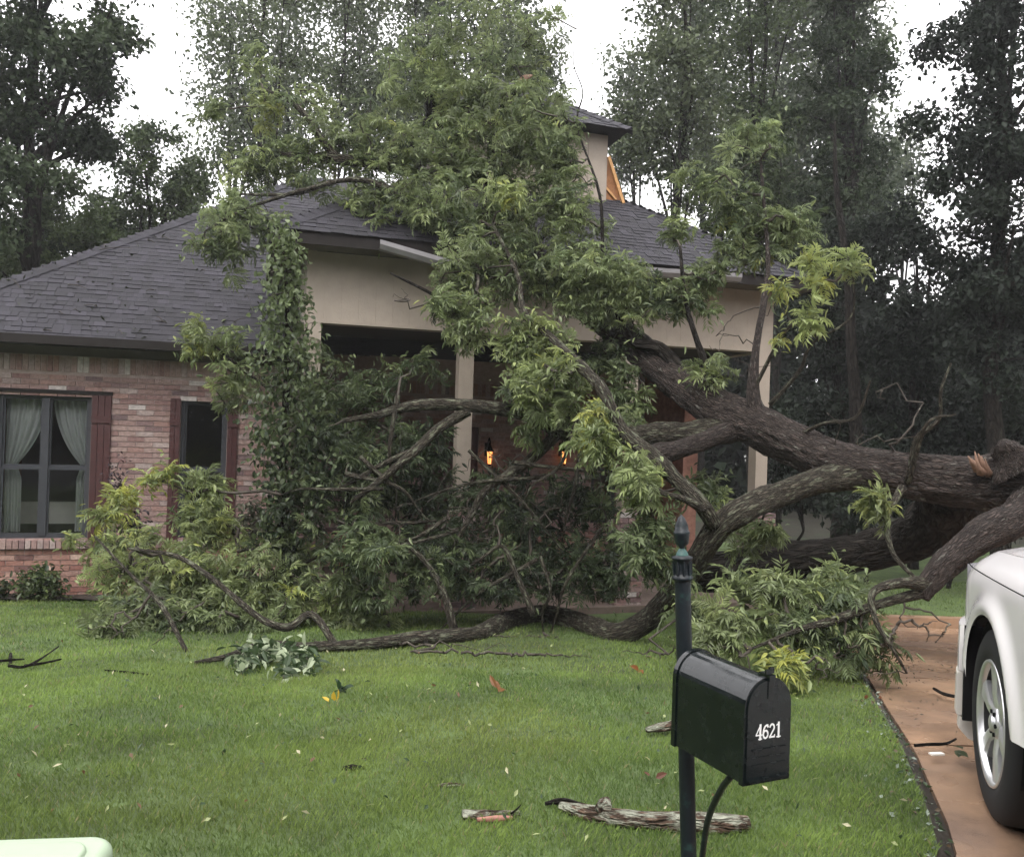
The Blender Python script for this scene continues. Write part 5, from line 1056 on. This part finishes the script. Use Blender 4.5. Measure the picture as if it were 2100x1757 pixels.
# pale leaved spray that fell in front of the limb
t = thing('leafy_spray', G(560, 1385), 'torn off leafy spray with pale undersides on the grass', 'branch'); cpos = []
for ps in ([(560, 1330), (540, 1360), (500, 1385)], [(580, 1330), (590, 1370), (580, 1400)], [(600, 1335), (625, 1365), (632, 1385)], [(560, 1330), (515, 1350), (480, 1368)]):
    q = [P(*ps[0], 6.6), G(*ps[1]) + (0, 0, .08), G(*ps[2]) + (0, 0, .03)]; V, Fq, su = tube(q, [.007, .005, .003], 5, 5); obj('stem', MB().add(V, Fq, suv=su), m_twig, t, True, world=True); cpos.append(spline(q, np.ones(3), 12)[0])
pos = np.repeat(np.vstack(cpos), 4, 0); pos = pos + rng.normal(0, .04, pos.shape); tn = (rng.uniform(0, 1, (len(pos), 1)) > .6)
fo = MB(); scatter_leaves(fo, pos, .10, .045, np.where(tn, np.array((.36, .42, .27)), np.array((.045, .075, .03))), 'ovate', .4); obj('leaves', fo, m_leaf, t, world=True, kind='stuff')
def ground_leaf(name, lab, u, v, L, col, n=1, cat='leaf', tilt=.3):
    q = G(u, v) + (0, 0, .03); pos = q + rng.normal(0, L * .25, (n, 3)) * (1, 1, .1); o_ = MB(); scatter_leaves(o_, pos, L, L * .55, np.tile(np.array(col), (n, 1)), 'ovate', -tilt); obj(name, o_, m_leaf, label=lab, cat=cat)
ground_leaf('yellow_leaf', 'bright yellow leaf standing on the lawn', 683, 1448, .065, (.62, .42, .05), 3, tilt=.9)
ground_leaf('brown_leaf', 'curled brown leaf on the grass left of the post', 1025, 1420, .09, (.22, .10, .04), 3)
ground_leaf('brown_leaf', 'brown leaf close left of the mailbox top', 1311, 1380, .08, (.24, .09, .03), 3)
ground_leaf('brown_leaf', 'dark brown leaf above the lichen limb', 1333, 1607, .05, (.13, .05, .03), 2)
ground_leaf('pale_leaf', 'small cream leaf above the lichen limb', 1330, 1571, .045, (.6, .55, .3), 1)
ground_leaf('green_sprig', 'small dark green sprig behind the yellow leaf', 700, 1424, .07, (.03, .06, .025), 9)
ground_leaf('green_sprig', 'small green leaf lying on the driveway', 1968, 1552, .07, (.05, .07, .03), 3)
ground_leaf('brown_leaf', 'rusty leaf on the grass right of the mailbox', 1900 - 110, 1440, .05, (.16, .06, .03), 2)
q = G(1921, 1545); obj('wood_chip', MB().obox(q + (0, 0, .0), np.array([.034, .006, 0]), np.array([-.003, .014, 0]), np.array([0, 0, .004]), (1, 1, 1)), m_white, label='pale flat chip lying on the driveway', cat='chip')
# countless small litter: lawn, drive edge, roof
lt = MB(); n_ = 380; yy = 3.1 + 6.5 * rng.uniform(0, 1, n_) ** 1.3; xx = -.62 * yy + (edge(yy) + .62 * yy) * rng.uniform(0, 1, n_)
col = np.array([(.5, .46, .3), (.14, .08, .04), (.04, .07, .03), (.32, .36, .16)])[rng.choice(4, n_, p=[.12, .22, .4, .26])]
scatter_leaves(lt, np.stack([xx, yy, gz(yy) + .085], -1), .035, .016, col, 'diamond', .0)
n_ = 750; yy = 2.4 + 5.5 * rng.uniform(0, 1, n_); xx = edge(yy) - np.abs(rng.normal(0, .09, n_)) + .05
col = np.array([(.28, .33, .27), (.05, .08, .035), (.10, .07, .04)])[rng.choice(3, n_, p=[.3, .5, .2])]
scatter_leaves(lt, np.stack([xx, yy, gz(yy) + .06 - .03 * (xx > edge(yy))], -1), .026, .017, col, 'diamond', .0)
n_ = 260; yy = 4.5 + 3.5 * rng.uniform(0, 1, n_); xx = edge(yy) + rng.uniform(.1, 1.6, n_)
scatter_leaves(lt, np.stack([xx, yy, gz(yy) + .022], -1), .03, .012, np.array([(.05, .045, .03)] * n_), 'diamond', .0)
obj('leaf_litter', lt, m_leaf, kind='stuff', label='scattered leaf bits and petals on lawn and driveway edge')
rl = MB(); n_ = 130; tx = rng.uniform(-4.0, -.3, n_); sy = rng.uniform(0, 1, n_) ** 1.3 * 3.2; tx = np.maximum(tx, -4.6 + sy * ca1)
tt = np.stack([tx, 1.31 + sy * ca1, 2.5 + sy * math.sin(al1) + .035], -1); wd = np.stack([H0[0] + c_ * tt[:, 0] - math.sin(YAW) * tt[:, 1], H0[1] + math.sin(YAW) * tt[:, 0] + c_ * tt[:, 1], tt[:, 2]], -1)
scatter_leaves(rl, wd, .07, .025, np.array([(.03, .035, .022)] * n_), 'diamond', -.1)
for q in range(26):
    a = wd[rng.integers(n_)]; d_ = rng.normal(0, .18, 3) * (1, .3, .3); V, Fq, su = tube([a, a + d_ * .5 + (0, 0, .02), a + d_], [.006, .006, .004], 4, 2); rl.add(V, Fq, (.05, .04, .03), suv=su)
obj('roof_litter', rl, m_leaf, kind='stuff', label='wet twigs and leaves scattered on the left roof slope')

# ------------------------------------------------------------------ grass
gm = MB(); NB = [(1.65, 2.9, 45000, .030, .0045), (2.9, 4.2, 135000, .030, .0030), (4.2, 6.2, 125000, .029, .0042), (6.2, 10.2, 108000, .030, .007)]
for y0, y1, n_, hgt, wd_ in NB:
    y = y0 + (y1 - y0) * rng.uniform(0, 1, n_); xl = -.66 * y - 2.4; xr = np.minimum(edge(y) - .012, .66 * y + .3); x = xl + (xr - xl) * rng.uniform(0, 1, n_)
    dens = vnoise(np.stack([x * 1.6, y * 1.6, 0 * x], -1), 21); fine = vnoise(np.stack([x * 6, y * 6, 0 * x], -1), 22)
    keep = rng.uniform(-1, 1, n_) < .72 + dens * .3; x, y, dens, fine = x[keep], y[keep], dens[keep], fine[keep]; n_ = len(x)
    z = lawn_z(x, y) - .004; h_ = hgt * rng.uniform(.45, 1.25, n_) * (1 + .25 * fine); az = rng.uniform(0, 6.283, n_); ln = rng.uniform(.1, .75, n_) * h_
    w_ = wd_ * rng.uniform(.6, 1.3, n_); sx, sy_ = np.cos(az), np.sin(az); bx_, by_ = -np.sin(az), np.cos(az)
    A = np.stack([x - bx_ * w_ / 2, y - by_ * w_ / 2, z], -1); B = np.stack([x + bx_ * w_ / 2, y + by_ * w_ / 2, z], -1)
    Cm = np.stack([x + bx_ * w_ * .35 + sx * ln * .35, y + by_ * w_ * .35 + sy_ * ln * .35, z + h_ * .6], -1); T = np.stack([x + sx * ln, y + sy_ * ln, z + h_], -1)
    V = np.stack([A, B, Cm, T], 1).reshape(-1, 3); k = np.arange(n_)[:, None] * 4; Fq = np.concatenate([k + np.array([[0, 1, 2]]), k + np.array([[0, 2, 3]])])
    tn = np.clip(.48 + .42 * dens + .22 * fine + rng.normal(0, .22, n_), 0, 1)[:, None]
    col = np.array((.074, .122, .033)) * (1 - tn) + np.array((.225, .312, .08)) * tn; yl = np.clip(vnoise(np.stack([x * .9, y * .9, 0 * x + 4], -1), 33) * 1.3, 0, 1)[:, None]; col = col * (1 - yl * .5) + np.array((.225, .255, .07)) * rng.uniform(.5, 1.2, (n_, 1)) * yl * .5; dry = rng.uniform(0, 1, n_) < .03; col[dry] = (.26, .24, .12)
    gm.add(V, Fq, np.repeat(col, 4, 0))
n_ = 16000; x = rng.uniform(4.3, 10, n_); y = rng.uniform(10.8, 15, n_); z = gz(y) + .045; az = rng.uniform(0, 6.283, n_); h_ = .035 * rng.uniform(.5, 1.3, n_); w_ = .006
A = np.stack([x - np.sin(az) * w_, y + np.cos(az) * w_, z], -1); B = np.stack([x + np.sin(az) * w_, y - np.cos(az) * w_, z], -1); T = np.stack([x + np.cos(az) * h_ * .5, y + np.sin(az) * h_ * .5, z + h_], -1)
tn = rng.uniform(0, 1, (n_, 1)); gm.add(np.stack([A, B, T], 1).reshape(-1, 3), np.arange(n_ * 3).reshape(-1, 3), np.repeat(np.array((.062, .100, .028)) * (1 - tn) + np.array((.17, .23, .06)) * tn, 3, 0))
obj('grass', gm, m_grass, kind='stuff', label='short wet lawn grass')

# ------------------------------------------------------------------ damp air between the trees
hm = bpy.data.materials.new('damp_air'); hm.use_nodes = True; ht_ = hm.node_tree; ht_.nodes.remove(ht_.nodes['Principled BSDF'])
pvn = ht_.nodes.new('ShaderNodeVolumePrincipled'); pvn.inputs['Density'].default_value = .0013; pvn.inputs['Color'].default_value = (.93, .94, .95, 1); pvn.inputs['Anisotropy'].default_value = .2
ht_.links.new(pvn.outputs[0], ht_.nodes['Material Output'].inputs['Volume'])
obj('haze', MB().box(-1000, 1000, -1000, 1000, -2.5, 26), hm, kind='stuff', label='thin damp haze hanging between the trees')
